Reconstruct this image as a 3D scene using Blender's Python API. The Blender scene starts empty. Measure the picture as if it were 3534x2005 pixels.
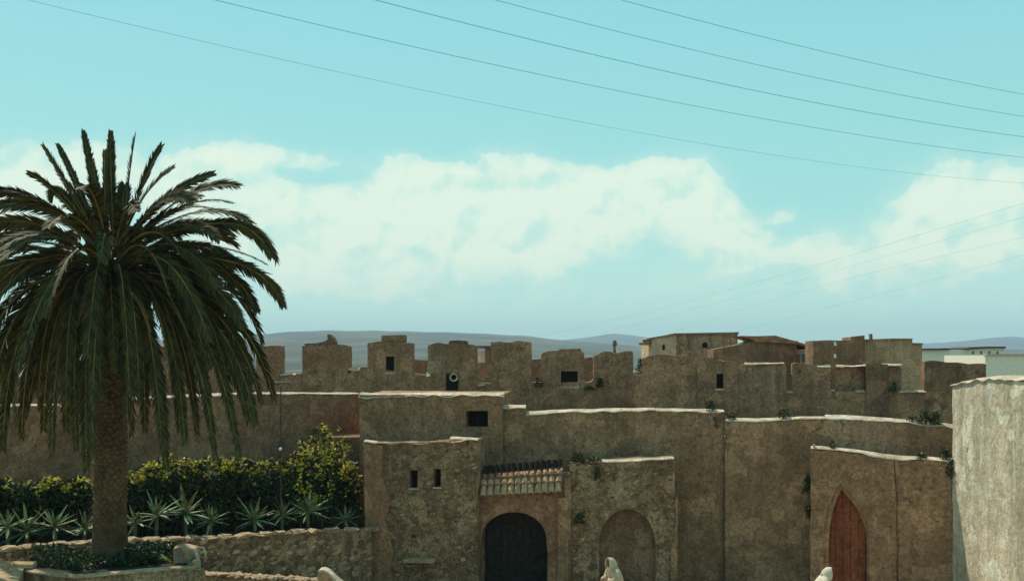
import bpy, bmesh, math, random
from mathutils import Vector, Matrix, noise

random.seed(7)
R = math.radians
scene = bpy.context.scene
COL = scene.collection

# ------------------------------------------------------------------ camera
F = 3436.0            # focal length in photo pixels (3534 wide)
CX, HZ = 1767.0, 1230.0
CAMZ = 8.8
cam_d = bpy.data.cameras.new('camera'); cam = bpy.data.objects.new('camera', cam_d)
COL.objects.link(cam); scene.camera = cam
cam.location = (0, 0, CAMZ); cam.rotation_euler = (R(90), 0, 0)
cam_d.sensor_width = 36; cam_d.lens = 36*F/3534
cam_d.shift_y = (HZ-1002.5)/3534
cam_d.clip_start = 0.1; cam_d.clip_end = 20000

# ------------------------------------------------------------------ exposure
scene.view_settings.view_transform = 'Standard'
scene.view_settings.look = 'None'
scene.view_settings.exposure = 0.15
scene.view_settings.gamma = 1.0
scene.view_settings.use_curve_mapping = False

# ------------------------------------------------------------------ sun
SUN = Vector((-0.36, 0.46, 0.81)).normalized()
sun_d = bpy.data.lights.new('sun', 'SUN'); sun_d.energy = 4.4; sun_d.angle = R(0.6)
sun_d.color = (1.0, 0.90, 0.74)
sun = bpy.data.objects.new('sun', sun_d); COL.objects.link(sun)
sun.rotation_euler = SUN.to_track_quat('Z', 'Y').to_euler()
sun.location = (-20, 30, 60)
SUN_EL = math.asin(SUN.z); SUN_AZ = math.atan2(SUN.x, SUN.y)

# ------------------------------------------------------------------ world
SKY_K = 0.10
world = bpy.data.worlds.new('World'); scene.world = world; world.use_nodes = True
wn = world.node_tree; wn.nodes.clear()
def WN(t, **kw):
    n = wn.nodes.new(t)
    for k, v in kw.items(): setattr(n, k, v)
    return n
def wmath(op, a, b=None, c=None, clamp=False):
    n = WN('ShaderNodeMath', operation=op, use_clamp=clamp)
    for i, v in enumerate((a, b, c)):
        if v is None: continue
        if isinstance(v, (int, float)): n.inputs[i].default_value = v
        else: wn.links.new(v, n.inputs[i])
    return n.outputs[0]
def wmaprange(v, a, b, c=0.0, d=1.0, smooth=True):
    n = WN('ShaderNodeMapRange'); n.interpolation_type = 'SMOOTHSTEP' if smooth else 'LINEAR'
    wn.links.new(v, n.inputs['Value'])
    for nm, x in zip(('From Min', 'From Max', 'To Min', 'To Max'), (a, b, c, d)): n.inputs[nm].default_value = x
    return n.outputs['Result']
sky = WN('ShaderNodeTexSky'); sky.sky_type = 'NISHITA'; sky.sun_disc = False
sky.sun_elevation = SUN_EL; sky.sun_rotation = SUN_AZ
sky.air_density = 1.0; sky.dust_density = 1.0; sky.ozone_density = 1.0
tc = WN('ShaderNodeTexCoord')
sep = WN('ShaderNodeSeparateXYZ'); wn.links.new(tc.outputs['Generated'], sep.inputs[0])
vx, vy, vz = sep.outputs
az = wmath('ARCTAN2', vx, vy)
hyp = wmath('SQRT', wmath('ADD', wmath('MULTIPLY', vx, vx), wmath('MULTIPLY', vy, vy)))
el = wmath('ARCTAN2', vz, hyp)
ramp = WN('ShaderNodeValToRGB'); wn.links.new(wmaprange(el, -0.02, 1.5, 0, 1, False), ramp.inputs[0])
cr = ramp.color_ramp
stops = [(0.0, (0.60, 0.92, 0.78)), (0.04, (0.53, 0.89, 0.76)), (0.11, (0.34, 0.76, 0.70)),
         (0.24, (0.26, 0.68, 0.71)), (0.6, (0.24, 0.54, 0.62)), (1.0, (0.22, 0.48, 0.58))]
cr.elements[0].position = 0; cr.elements[1].position = 1
for i, (p, c) in enumerate(stops):
    e = cr.elements[0] if i == 0 else (cr.elements[-1] if i == len(stops)-1 else cr.elements.new(p))
    e.position = p; e.color = (*c, 1)
sc10 = WN('ShaderNodeVectorMath', operation='SCALE'); wn.links.new(ramp.outputs[0], sc10.inputs[0]); sc10.inputs['Scale'].default_value = 1/SKY_K
mixs = WN('ShaderNodeMix', data_type='RGBA'); mixs.inputs[0].default_value = 0.85
wn.links.new(sky.outputs[0], mixs.inputs[6]); wn.links.new(sc10.outputs[0], mixs.inputs[7])
# clouds: puffs at real directions (azimuth, elevation), broken up by noise
def fbm(scale, detail, rough, stretch=(1, 1, 1)):
    m = WN('ShaderNodeMapping'); wn.links.new(tc.outputs['Generated'], m.inputs[0]); m.inputs['Scale'].default_value = stretch
    n = WN('ShaderNodeTexNoise'); wn.links.new(m.outputs[0], n.inputs['Vector'])
    n.inputs['Scale'].default_value = scale; n.inputs['Detail'].default_value = detail; n.inputs['Roughness'].default_value = rough
    return n.outputs['Fac']
PUFFS = [  # px, py, rx, ry, weight
 (1385,640,100,75,1.0),(1470,700,190,90,.9),(1330,760,160,70,.75),(1560,760,260,90,.7),(1850,775,260,90,.8),(1270,880,200,80,.45),(1640,640,120,75,1.0),(1760,680,190,110,1.0),(1860,650,80,80,1.0),
 (1640,790,150,90,.8),(1980,700,170,90,.95),(2120,680,160,75,.95),(2280,630,130,90,1.0),(2330,700,140,90,1.0),(2460,770,120,80,.9),
 (2530,840,90,70,.8),(1120,690,190,60,.6),(1050,740,260,80,.5),(1430,820,160,50,.65),(1850,820,220,80,.55),(2530,890,110,50,.5),
 (2780,860,110,45,.75),(2860,900,60,60,.75),(2710,745,70,30,.55),(3220,680,110,100,.9),(3330,640,90,70,.9),(3400,740,170,100,.85),(3100,810,130,70,.6),
 (3300,850,200,60,.6),(3530,700,120,120,.7),(1050,540,220,45,.62),(700,590,180,90,.6),(760,560,120,40,.5),(60,640,150,100,.8),(330,560,90,70,.5),
 (0,760,220,120,.7),(900,880,260,110,.5),(1000,1010,400,90,.35),(1560,1020,400,60,.32),(2300,1010,400,60,.3),(3100,1010,400,90,.35),(640,700,260,120,.7),(1600,880,500,120,.32),(2100,880,450,110,.3),(1200,870,350,120,.34),(3200,900,400,120,.35),(150,520,160,60,.45)]
dens = None
n_w = fbm(17, 5, .55); n_w2 = fbm(15.3, 4, .55, (1.1, .9, 1.2))
azw = wmath('ADD', az, wmath('MULTIPLY', wmath('SUBTRACT', n_w, .5), .05))
elw = wmath('ADD', el, wmath('MULTIPLY', wmath('SUBTRACT', n_w2, .5), .045))
for px, py, rx, ry, w in PUFFS:
    a0 = math.atan((px-CX)/F); e0 = math.atan((HZ-py)/F*math.cos(a0))
    dx = wmath('MULTIPLY', wmath('SUBTRACT', azw, a0), F/rx); dy = wmath('MULTIPLY', wmath('SUBTRACT', elw, e0), F/ry)
    q = wmath('ADD', wmath('MULTIPLY', dx, dx), wmath('MULTIPLY', dy, dy))
    g = wmath('MULTIPLY', wmath('EXPONENT', wmath('MULTIPLY', q, -0.85)), w)
    dens = g if dens is None else wmath('SUBTRACT', wmath('ADD', dens, g), wmath('MULTIPLY', dens, wmath('MULTIPLY', g, .6)))
n_f = fbm(26, 7, .6); n_c = fbm(60, 5, .6)
dens = wmath('ADD', dens, wmath('MULTIPLY', wmath('SUBTRACT', n_f, .5), .34))
# the same kind of broken low cloud all the way round the sky
n_g = fbm(3.1, 7, .58, (1, 1, 2.6))
side = wmaprange(wmath('ABSOLUTE', az), .5, .75)
low = wmath('MULTIPLY', wmaprange(el, .5, .2), side)
dens = wmath('ADD', dens, wmath('MULTIPLY', wmath('MULTIPLY', wmath('SUBTRACT', n_g, .46), 3.0), low))
alpha = wmath('ADD', wmaprange(dens, .02, .95, 0, .46), wmaprange(dens, .47, .55, 0, .34))
alpha = wmath('MULTIPLY', alpha, wmaprange(el, .0, .05, .2, 1))
def fbm_at(scale, detail, rough, off):
    m = WN('ShaderNodeMapping'); wn.links.new(tc.outputs['Generated'], m.inputs[0]); m.inputs['Location'].default_value = off
    n = WN('ShaderNodeTexNoise'); wn.links.new(m.outputs[0], n.inputs['Vector'])
    n.inputs['Scale'].default_value = scale; n.inputs['Detail'].default_value = detail; n.inputs['Roughness'].default_value = rough
    return n.outputs['Fac']
# puffs catch the sun on their upper left and shade away from it
relief = wmath('SUBTRACT', fbm_at(20, 4, .5, (0, 0, 0)), fbm_at(20, 4, .5, (-.006, 0, .012)))
tone = wmath('ADD', wmath("MULTIPLY", relief, 3.2), wmath('MULTIPLY', wmaprange(dens, .3, 1.0, 0, 1), .35))
cl = WN('ShaderNodeMix', data_type='RGBA'); wn.links.new(wmaprange(wmath('ADD', tone, .42), .15, .85), cl.inputs[0])
cl.inputs[6].default_value = (0.58/SKY_K, 0.83/SKY_K, 0.72/SKY_K, 1); cl.inputs[7].default_value = (0.86/SKY_K, 0.94/SKY_K, 0.76/SKY_K, 1)
mixc = WN('ShaderNodeMix', data_type='RGBA'); wn.links.new(alpha, mixc.inputs[0])
wn.links.new(mixs.outputs[2], mixc.inputs[6]); wn.links.new(cl.outputs[2], mixc.inputs[7])
bg = WN('ShaderNodeBackground'); bg.inputs['Strength'].default_value = SKY_K
wn.links.new(mixc.outputs[2], bg.inputs[0])
wo = WN('ShaderNodeOutputWorld'); wn.links.new(bg.outputs[0], wo.inputs[0])
world.cycles.sampling_method = 'MANUAL'; world.cycles.sample_map_resolution = 512

# ------------------------------------------------------------------ materials
def newmat(name):
    m = bpy.data.materials.new(name); m.use_nodes = True
    nt = m.node_tree; b = nt.nodes['Principled BSDF']
    b.inputs['Specular IOR Level'].default_value = 0.2
    return m, nt, b
def mud(name, c1, c2, c3=None, scale=1.0, streak=0.4, bump=0.5, speck=0.5, rough=0.95, blot=.5, patch=1.):
    """Plaster / masonry: two earthy colours in patches, fine grain, rain streaks down the face, relief."""
    m, nt, b = newmat(name); L = nt.links.new
    b.inputs['Roughness'].default_value = rough
    g = nt.nodes.new('ShaderNodeNewGeometry')
    def tex(sc, det, ro, st=(1, 1, 1)):
        mp = nt.nodes.new('ShaderNodeMapping'); L(g.outputs['Position'], mp.inputs[0]); mp.inputs['Scale'].default_value = st
        t = nt.nodes.new('ShaderNodeTexNoise'); L(mp.outputs[0], t.inputs['Vector'])
        t.inputs['Scale'].default_value = sc; t.inputs['Detail'].default_value = det; t.inputs['Roughness'].default_value = ro
        return t.outputs['Fac']
    def mr(v, a, bb, c=0., d=1.):
        n = nt.nodes.new('ShaderNodeMapRange'); L(v, n.inputs[0])
        for i, x in enumerate((a, bb, c, d)): n.inputs[i+1].default_value = x
        return n.outputs[0]
    def mix(f, a, bb, bt='MIX'):
        n = nt.nodes.new('ShaderNodeMix'); n.data_type = 'RGBA'; n.blend_type = bt
        if isinstance(f, float): n.inputs[0].default_value = f
        else: L(f, n.inputs[0])
        for i, x in ((6, a), (7, bb)):
            if isinstance(x, tuple): n.inputs[i].default_value = (*x, 1)
            else: L(x, n.inputs[i])
        return n.outputs[2]
    big = tex(.55*scale, 6, .62); fine = tex(9*scale, 5, .7); grain = tex(34*scale, 3, .7)
    st = tex(2.6*scale, 4, .6, (1, 1, .09)); mid = tex(2.4*scale, 5, .65)
    col = mix(mr(big, .40, .60), c1, c2)
    col = mix(mr(mid, .40, .62, 0, blot), col, c3 or tuple(x*.62 for x in c1))
    col = mix(mr(st, .42, .68, 0, streak), col, tuple(x*.45 for x in c1))
    col = mix(mr(tex(3.4*scale, 4, .6, (1, 1, .07)), .55, .75, 0, streak*.6), col, tuple(min(1, x*1.45) for x in c2))
    pn = tex(.9*scale, 3, .45); ptc = mr(pn, .585, .60); ptd = mr(tex(.7*scale, 4, .5, (1, 1, 1.3)), .395, .38)
    n_ = nt.nodes.new('ShaderNodeMath'); n_.operation = 'MULTIPLY'; L(ptc, n_.inputs[0]); n_.inputs[1].default_value = .45*patch
    col = mix(n_.outputs[0], col, tuple(min(1, x*1.25) for x in c2))
    n_ = nt.nodes.new('ShaderNodeMath'); n_.operation = 'MULTIPLY'; L(ptd, n_.inputs[0]); n_.inputs[1].default_value = .5*patch
    col = mix(n_.outputs[0], col, tuple(x*.6 for x in c1))
    vo = nt.nodes.new('ShaderNodeTexVoronoi'); vo.feature = 'DISTANCE_TO_EDGE'; vo.inputs['Scale'].default_value = .55*scale
    wv = nt.nodes.new('ShaderNodeVectorMath'); wv.operation = 'ADD'; L(g.outputs['Position'], wv.inputs[0])
    ns_ = nt.nodes.new('ShaderNodeTexNoise'); L(g.outputs['Position'], ns_.inputs['Vector']); ns_.inputs['Scale'].default_value = 1.7; ns_.inputs['Detail'].default_value = 5
    sc_ = nt.nodes.new('ShaderNodeVectorMath'); sc_.operation = 'SCALE'; sc_.inputs['Scale'].default_value = 1.1; L(ns_.outputs['Color'], sc_.inputs[0]); L(sc_.outputs[0], wv.inputs[1]); L(wv.outputs[0], vo.inputs['Vector'])
    ck = nt.nodes.new('ShaderNodeMath'); ck.operation = 'MULTIPLY'; L(mr(vo.outputs[0], .012, .004), ck.inputs[0]); L(mr(big, .5, .6, 0, patch*.8), ck.inputs[1])
    col = mix(ck.outputs[0], col, tuple(x*.3 for x in c1))
    gr = mix(mr(fine, .36, .62), (1-.60*speck,)*3, (1,)*3)
    col = mix(1.0, col, gr, 'MULTIPLY')
    gr2 = mix(mr(grain, .36, .62), (1-.55*speck,)*3, (1.,)*3)
    col = mix(1.0, col, gr2, 'MULTIPLY')
    L(col, b.inputs['Base Color'])
    h = nt.nodes.new('ShaderNodeMath'); h.operation = 'ADD'; L(fine, h.inputs[0])
    h2 = nt.nodes.new('ShaderNodeMath'); h2.operation = 'MULTIPLY'; L(mid, h2.inputs[0]); h2.inputs[1].default_value = 1.6; L(h2.outputs[0], h.inputs[1])
    bp = nt.nodes.new('ShaderNodeBump'); bp.inputs['Strength'].default_value = bump; bp.inputs['Distance'].default_value = .08
    L(h.outputs[0], bp.inputs['Height']); L(bp.outputs[0], b.inputs['Normal'])
    return m
def plain(name, c, rough=.7, var=.3, sc=6., metal=0., c2=None, trans=0.):
    m, nt, b = newmat(name); L = nt.links.new
    b.inputs['Roughness'].default_value = rough; b.inputs['Metallic'].default_value = metal
    g = nt.nodes.new('ShaderNodeNewGeometry'); t = nt.nodes.new('ShaderNodeTexNoise'); L(g.outputs['Position'], t.inputs['Vector'])
    t.inputs['Scale'].default_value = sc; t.inputs['Detail'].default_value = 4
    n = nt.nodes.new('ShaderNodeMix'); n.data_type = 'RGBA'
    mr = nt.nodes.new('ShaderNodeMapRange'); L(t.outputs['Fac'], mr.inputs[0]); mr.inputs[1].default_value = .35; mr.inputs[2].default_value = .65
    L(mr.outputs[0], n.inputs[0]); n.inputs[6].default_value = (*[x*(1-var) for x in c], 1); n.inputs[7].default_value = (*(c2 or [min(1, x*(1+var)) for x in c]), 1)
    L(n.outputs[2], b.inputs['Base Color'])
    if trans:
        tr = nt.nodes.new('ShaderNodeBsdfTranslucent'); L(n.outputs[2], tr.inputs[0])
        ms = nt.nodes.new('ShaderNodeMixShader'); ms.inputs[0].default_value = trans
        L(b.outputs[0], ms.inputs[1]); L(tr.outputs[0], ms.inputs[2]); L(ms.outputs[0], nt.nodes['Material Output'].inputs[0])
    return m
def islands(name, c1, c2, rough=.6, trans=.15):
    """Leaves: one tone per loose leaf."""
    m, nt, b = newmat(name); L = nt.links.new
    b.inputs['Roughness'].default_value = rough
    g = nt.nodes.new('ShaderNodeNewGeometry')
    n = nt.nodes.new('ShaderNodeMix'); n.data_type = 'RGBA'; L(g.outputs['Random Per Island'], n.inputs[0])
    n.inputs[6].default_value = (*c1, 1); n.inputs[7].default_value = (*c2, 1); L(n.outputs[2], b.inputs['Base Color'])
    tr = nt.nodes.new('ShaderNodeBsdfTranslucent'); L(n.outputs[2], tr.inputs[0])
    ms = nt.nodes.new('ShaderNodeMixShader'); ms.inputs[0].default_value = trans
    L(b.outputs[0], ms.inputs[1]); L(tr.outputs[0], ms.inputs[2]); L(ms.outputs[0], nt.nodes['Material Output'].inputs[0])
    return m

M = {}
M['mud'] = mud('brown_plaster', (.47, .265, .145), (.64, .37, .205), speck=.8, blot=.65)
M['mud_red'] = mud('reddish_plaster', (.47, .245, .135), (.62, .335, .19), streak=.3, speck=.8, blot=.65)
M['mud_grey'] = mud('grey_brown_plaster', (.50, .31, .185), (.68, .43, .26), streak=.8, speck=.75)
M['mud_dark'] = mud('dark_plaster', (.31, .175, .10), (.43, .25, .145), speck=.8)
M['rubble'] = mud('rubble_mortar', (.50, .30, .16), (.82, .54, .31), (.17, .10, .06), speck=1., bump=1., scale=1.5, blot=.75)
M['stone'] = mud('field_stone', (.62, .41, .24), (.80, .56, .34), speck=.9, scale=2.)
M['stone_dark'] = mud('dark_field_stone', (.28, .18, .11), (.40, .27, .16), speck=.9, scale=2.)
M['white'] = mud('whitewash', (.74, .61, .44), (.84, .71, .53), (.34, .25, .16), scale=1.6, streak=.2, speck=.5, blot=.65)
M['white_wall'] = mud('weathered_whitewash', (.74, .64, .46), (.94, .84, .64), (.42, .35, .24), scale=.7, streak=.75, speck=.55, blot=.5, bump=.5)
M['yellow'] = mud('ochre_plaster', (.54, .36, .20), (.62, .43, .25), speck=.7, streak=.4)
M['beige'] = mud('beige_plaster', (.60, .43, .28), (.68, .50, .33), speck=.4, streak=.3)
M['soil'] = mud('garden_soil', (.045, .04, .025), (.07, .055, .035), speck=1.)
M['ground'] = mud('dusty_ground', (.48, .36, .23), (.54, .41, .27), streak=0., speck=.4, patch=.3)
M['hill'] = mud('hill_scrub', (.05, .06, .045), (.17, .155, .12), scale=.012, streak=0., bump=0., patch=0)
M['field'] = mud('dry_fields', (.14, .12, .07), (.30, .23, .14), scale=.03, streak=0., bump=0., patch=.5)
M['far_white'] = plain('far_whitewash', (.80, .72, .58), .9, .08)
M['wood_dark'] = plain('black_wood', (.026, .020, .017), .8, .4)
M['void'] = plain('opening_shade', (.010, .009, .008), .9, .3)  # near-black colour paints the shade inside windows, niche and gate
M['red'] = mud('red_painted_wood', (.42, .11, .045), (.52, .16, .07), (.24, .10, .05), speck=.9, streak=.5)
M['tile'] = mud('old_clay_tile', (.62, .37, .20), (.74, .48, .28), scale=3, speck=.5, streak=0)
M['tile_dark'] = plain('shaded_tile', (.022, .014, .010), .95, .3)  # tile colour darkened to paint the backlit shade of the ridge tiles
M['tile_red'] = plain('red_roof_tile', (.30, .15, .08), .85, .3, 3.)
M['frond'] = islands('palm_leaflet', (.012, .013, .004), (.085, .076, .018), .7, .10)
M['frond_dry'] = islands('dry_palm_leaflet', (.30, .17, .06), (.22, .12, .045), .7, .1)
M['rachis'] = plain('palm_rachis', (.20, .155, .045), .7, .5, 2.)
M['bark'] = mud('palm_bark', (.13, .075, .04), (.22, .13, .06), scale=4, speck=.9, streak=0, patch=0)
M['scar'] = mud('palm_leaf_base', (.22, .135, .055), (.34, .22, .10), scale=4, speck=.8, streak=0, patch=0)
M['leaf_dark'] = islands('hedge_leaf', (.016, .030, .014), (.045, .060, .02), .6, .1)
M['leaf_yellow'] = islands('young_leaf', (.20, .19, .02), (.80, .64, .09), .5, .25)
M['agave'] = plain('sword_leaf', (.18, .21, .09), .5, .5, 5.)
M['stem'] = plain('stem', (.16, .12, .06), .9, .3)
M['wire'] = plain('green_cable', (.10, .52, .48), .8, .1)
M['metal'] = plain('rusty_pole', (.06, .05, .035), .7, .3)
M['cloth'] = plain('cream_wool', (.46, .36, .24), .95, .2, 6.)
M['cloth2'] = plain('white_wool', (.60, .52, .40), .95, .12, 5.)
M['skin'] = plain('skin', (.22, .11, .06), .6, .1)
M['hair'] = plain('dark_hair', (.01, .008, .007), .7, .2)
M['leather'] = plain('slipper_leather', (.45, .32, .12), .7, .1)
M['ceramic'] = plain('white_porcelain', (.8, .8, .76), .3, .05)
M['blue'] = plain('blue_glass', (.10, .16, .24), .2, .2)

# ------------------------------------------------------------------ helpers
WORLD = {}
def tag(o, label=None, cat=None, group=None, kind=None):
    if label: o['label'] = label
    if cat: o['category'] = cat
    if group: o['group'] = group
    if kind: o['kind'] = kind
    return o
def empty(name, loc, label, cat, group=None):
    o = bpy.data.objects.new(name, None); o.empty_display_size = .2; COL.objects.link(o)
    o.location = loc; WORLD[o] = Vector(loc); return tag(o, label, cat, group)
def link_mesh(name, me, mats, parent=None, origin=None, smooth=False):
    """me is in world coordinates; move its origin to its base."""
    if origin is None:
        vs = [v.co for v in me.vertices]
        mn = Vector((min(v.x for v in vs), min(v.y for v in vs), min(v.z for v in vs)))
        mx = Vector((max(v.x for v in vs), max(v.y for v in vs), max(v.z for v in vs)))
        origin = Vector(((mn.x+mx.x)/2, (mn.y+mx.y)/2, mn.z))
    origin = Vector(origin)
    me.transform(Matrix.Translation(-origin))
    for m in (mats if isinstance(mats, (list, tuple)) else [mats]): me.materials.append(M[m])
    if smooth: me.polygons.foreach_set('use_smooth', [True]*len(me.polygons))
    o = bpy.data.objects.new(name, me); COL.objects.link(o)
    WORLD[o] = origin
    if parent is not None:
        o.parent = parent; o.location = origin-WORLD[parent]
    else: o.location = origin
    return o
def mesh_of(verts, faces, recalc=True, mi=None):
    me = bpy.data.meshes.new('mesh'); me.from_pydata(verts, [], faces)
    if mi: me.polygons.foreach_set('material_index', mi)
    if recalc:
        bm = bmesh.new(); bm.from_mesh(me); bmesh.ops.recalc_face_normals(bm, faces=bm.faces); bm.to_mesh(me); bm.free()
    me.update(); return me
def inst(name, me, parent, loc, rot=(0, 0, 0), sc=(1, 1, 1)):
    """another object on shared mesh data; loc is a world point"""
    o = bpy.data.objects.new(name, me); COL.objects.link(o)
    o.parent = parent; o.location = Vector(loc)-(WORLD[parent] if parent else Vector()); o.rotation_euler = rot; o.scale = sc
    WORLD[o] = Vector(loc); return o

def Wx(px, D): return (px-CX)/F*D
def Wz(py, D): return CAMZ-(py-HZ)/F*D
def P(px, py, D): return Vector((Wx(px, D), D, Wz(py, D)))
class Line:
    """A vertical wall plane seen between two columns of the photograph, at distances D0 and D1."""
    def __init__(s, x0, D0, x1, D1):
        s.a = Vector((Wx(x0, D0), D0)); s.b = Vector((Wx(x1, D1), D1)); s.d = s.b-s.a; s.len = s.d.length
        s.t = s.d.normalized(); s.n = Vector((-s.t.y, s.t.x))    # n points away from the viewer
    def s_of(s, px):
        u = (px-CX)/F
        return (u*s.a.y-s.a.x)/(s.d.x-u*s.d.y)*s.len
    def at(s, px, py, off=0.):
        q = s.a+s.t*s.s_of(px); z = Wz(py, q.y); q = q+s.n*off
        return Vector((q.x, q.y, z))
    def pt(s, dist, z, off=0.):
        q = s.a+s.t*dist+s.n*off; return Vector((q.x, q.y, z))
def interp(pr, x):
    if x <= pr[0][0]: return pr[0][1]
    for (a, b), (c, d) in zip(pr, pr[1:]):
        if x <= c: return b+(d-b)*(x-a)/max(1e-9, c-a)
    return pr[-1][1]
def wob(p, amp):
    if not amp: return p
    return p+(noise.noise_vector(p*.8)*.5+noise.noise_vector(p*2.7+Vector((7, 3, 1)))*.5+noise.noise_vector(p*6.5)*.3)*amp
def slab(line, s0, s1, zb, top, thick, off=0., cell=.3, amp=.035, rag=.03):
    """Closed wall body between distances s0..s1 on a line; top = [(dist, z)], rough hand-built edges."""
    ns = max(1, int((s1-s0)/cell)); hmax = max(t[1] for t in top)-(zb if not callable(zb) else zb(s0))
    nz = max(1, int(hmax/cell)); nk = max(1, int(thick/.5))
    ss = sorted(set([s0+(s1-s0)*i/ns for i in range(ns+1)]+[t[0] for t in top if s0 < t[0] < s1])); ns = len(ss)-1
    ids, verts, faces = {}, [], []
    def vid(i, j, k):
        key = (i, j, k)
        if key not in ids:
            z0 = zb(ss[i]) if callable(zb) else zb
            z1 = interp(top, ss[i])+noise.noise(Vector((ss[i]*1.7, off*3, hmax)))*rag
            ids[key] = len(verts); verts.append(wob(line.pt(ss[i], z0+(z1-z0)*j/nz, off+thick*k/nk), amp))
        return ids[key]
    for i in range(ns):
        for j in range(nz):
            faces.append((vid(i, j, 0), vid(i+1, j, 0), vid(i+1, j+1, 0), vid(i, j+1, 0)))
            faces.append((vid(i, j, nk), vid(i, j+1, nk), vid(i+1, j+1, nk), vid(i+1, j, nk)))
        for k in range(nk):
            faces.append((vid(i, 0, k), vid(i, 0, k+1), vid(i+1, 0, k+1), vid(i+1, 0, k)))
            faces.append((vid(i, nz, k), vid(i+1, nz, k), vid(i+1, nz, k+1), vid(i, nz, k+1)))
    for j in range(nz):
        for k in range(nk):
            faces.append((vid(0, j, k), vid(0, j+1, k), vid(0, j+1, k+1), vid(0, j, k+1)))
            faces.append((vid(ns, j, k), vid(ns, j, k+1), vid(ns, j+1, k+1), vid(ns, j+1, k)))
    return mesh_of(verts, faces)
def pslab(line, prof, zb, thick, **kw):
    """slab whose top is given as photo points"""
    top = []
    for px, py in prof:
        q = line.at(px, py); top.append((line.s_of(px), q.z))
    return slab(line, top[0][0], top[-1][0], zb, top, thick, **kw)
def coping(line, prof, w=.30, h=.17, off=-.04, back=.12, amp=.012, base=.02):
    """limewashed coping, its top falling towards the front"""
    h *= .8
    cs = [(off, -h-base), (off, -h), (off+.05, -h+.03), (off+w*.6, -h*.3), (off+w, 0), (off+w+back, 0), (off+w+back, -h-base)]
    pts = []
    s0, s1 = line.s_of(prof[0][0]), line.s_of(prof[-1][0])
    pr = [(line.s_of(x), line.at(x, y).z) for x, y in prof]
    n = max(1, int((s1-s0)/.16)); verts, faces = [], []
    for i in range(n+1):
        s = s0+(s1-s0)*i/n; z = interp(pr, s)+noise.noise(Vector((s*1.9, 3.3, pr[0][1])))*.02+h*.5
        k = 1+.75*noise.noise(Vector((s*1.9, 8.1, pr[0][1])))
        for o, dz in cs: verts.append(wob(line.pt(s, z+(dz*k if dz < 0 else 0), o), amp))
    m = len(cs)
    for i in range(n):
        for j in range(m):
            a, b = i*m+j, i*m+(j+1) % m; faces.append((a, b, b+m, a+m))
    faces.append(tuple(range(m))); faces.append(tuple(range(n*m+m-1, n*m-1, -1)))
    return mesh_of(verts, faces)
def prism(line, outline, o0, o1):
    """closed prism: photo outline on a wall line, pushed from offset o0 to o1"""
    pts = [line.at(x, y) for x, y in outline]; n3 = Vector((line.n.x, line.n.y, 0))
    vs = [p+n3*o0 for p in pts]+[p+n3*o1 for p in pts]; n = len(pts)
    fs = [tuple(range(n)), tuple(range(2*n-1, n-1, -1))]+[(i, (i+1) % n, n+(i+1) % n, n+i) for i in range(n)]
    return mesh_of(vs, fs)
def cut(me, cutters):
    """boolean difference of world-space meshes"""
    for c in cutters:
        a = bpy.data.objects.new('a', me); b = bpy.data.objects.new('b', c)
        COL.objects.link(a); COL.objects.link(b)
        md = a.modifiers.new('b', 'BOOLEAN'); md.operation = 'DIFFERENCE'; md.solver = 'EXACT'; md.object = b
        dg = bpy.context.evaluated_depsgraph_get(); dg.update()
        me2 = bpy.data.meshes.new_from_object(a.evaluated_get(dg))
        bpy.data.objects.remove(a); bpy.data.objects.remove(b); bpy.data.meshes.remove(c); me = me2
    return me
def rect(x0, y0, x1, y1): return [(x0, y0), (x1, y0), (x1, y1), (x0, y1)]
def round_arch(x0, x1, ytop, yb, n=14, k=1.0):
    cx, r = (x0+x1)/2, (x1-x0)/2
    ry = r*k
    return [(x1, yb)]+[(cx+r*math.cos(a), ytop+ry-ry*math.sin(a)) for a in [math.pi*i/n for i in range(n+1)]]+[(x0, yb)]
def box_mesh(x0, x1, y0, y1, z0, z1, amp=0.):
    v = [Vector((x, y, z)) for z in (z0, z1) for y in (y0, y1) for x in (x0, x1)]
    v = [wob(p, amp) for p in v]
    return mesh_of(v, [(0, 1, 3, 2), (4, 6, 7, 5), (0, 4, 5, 1), (2, 3, 7, 6), (0, 2, 6, 4), (1, 5, 7, 3)])
def tube_data(pts, rad, seg=6, verts=None, faces=None, caps=True):
    verts = [] if verts is None else verts; faces = [] if faces is None else faces
    b0 = len(verts); n = len(pts)
    prev = None
    for i, p in enumerate(pts):
        t = (pts[min(i+1, n-1)]-pts[max(i-1, 0)]).normalized()
        if prev is None: u = t.orthogonal().normalized()
        else: u = (prev-t*prev.dot(t)).normalized()
        prev = u; w = t.cross(u); r = rad[i] if isinstance(rad, (list, tuple)) else rad
        for k in range(seg):
            a = 2*math.pi*k/seg; verts.append(p+(u*math.cos(a)+w*math.sin(a))*r)
    for i in range(n-1):
        for k in range(seg):
            a, b = b0+i*seg+k, b0+i*seg+(k+1) % seg; faces.append((a, b, b+seg, a+seg))
    if caps: faces.append(tuple(b0+k for k in range(seg))[::-1]); faces.append(tuple(b0+(n-1)*seg+k for k in range(seg)))
    return verts, faces
def tube(pts, rad, seg=6): return mesh_of(*tube_data(pts, rad, seg))

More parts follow.
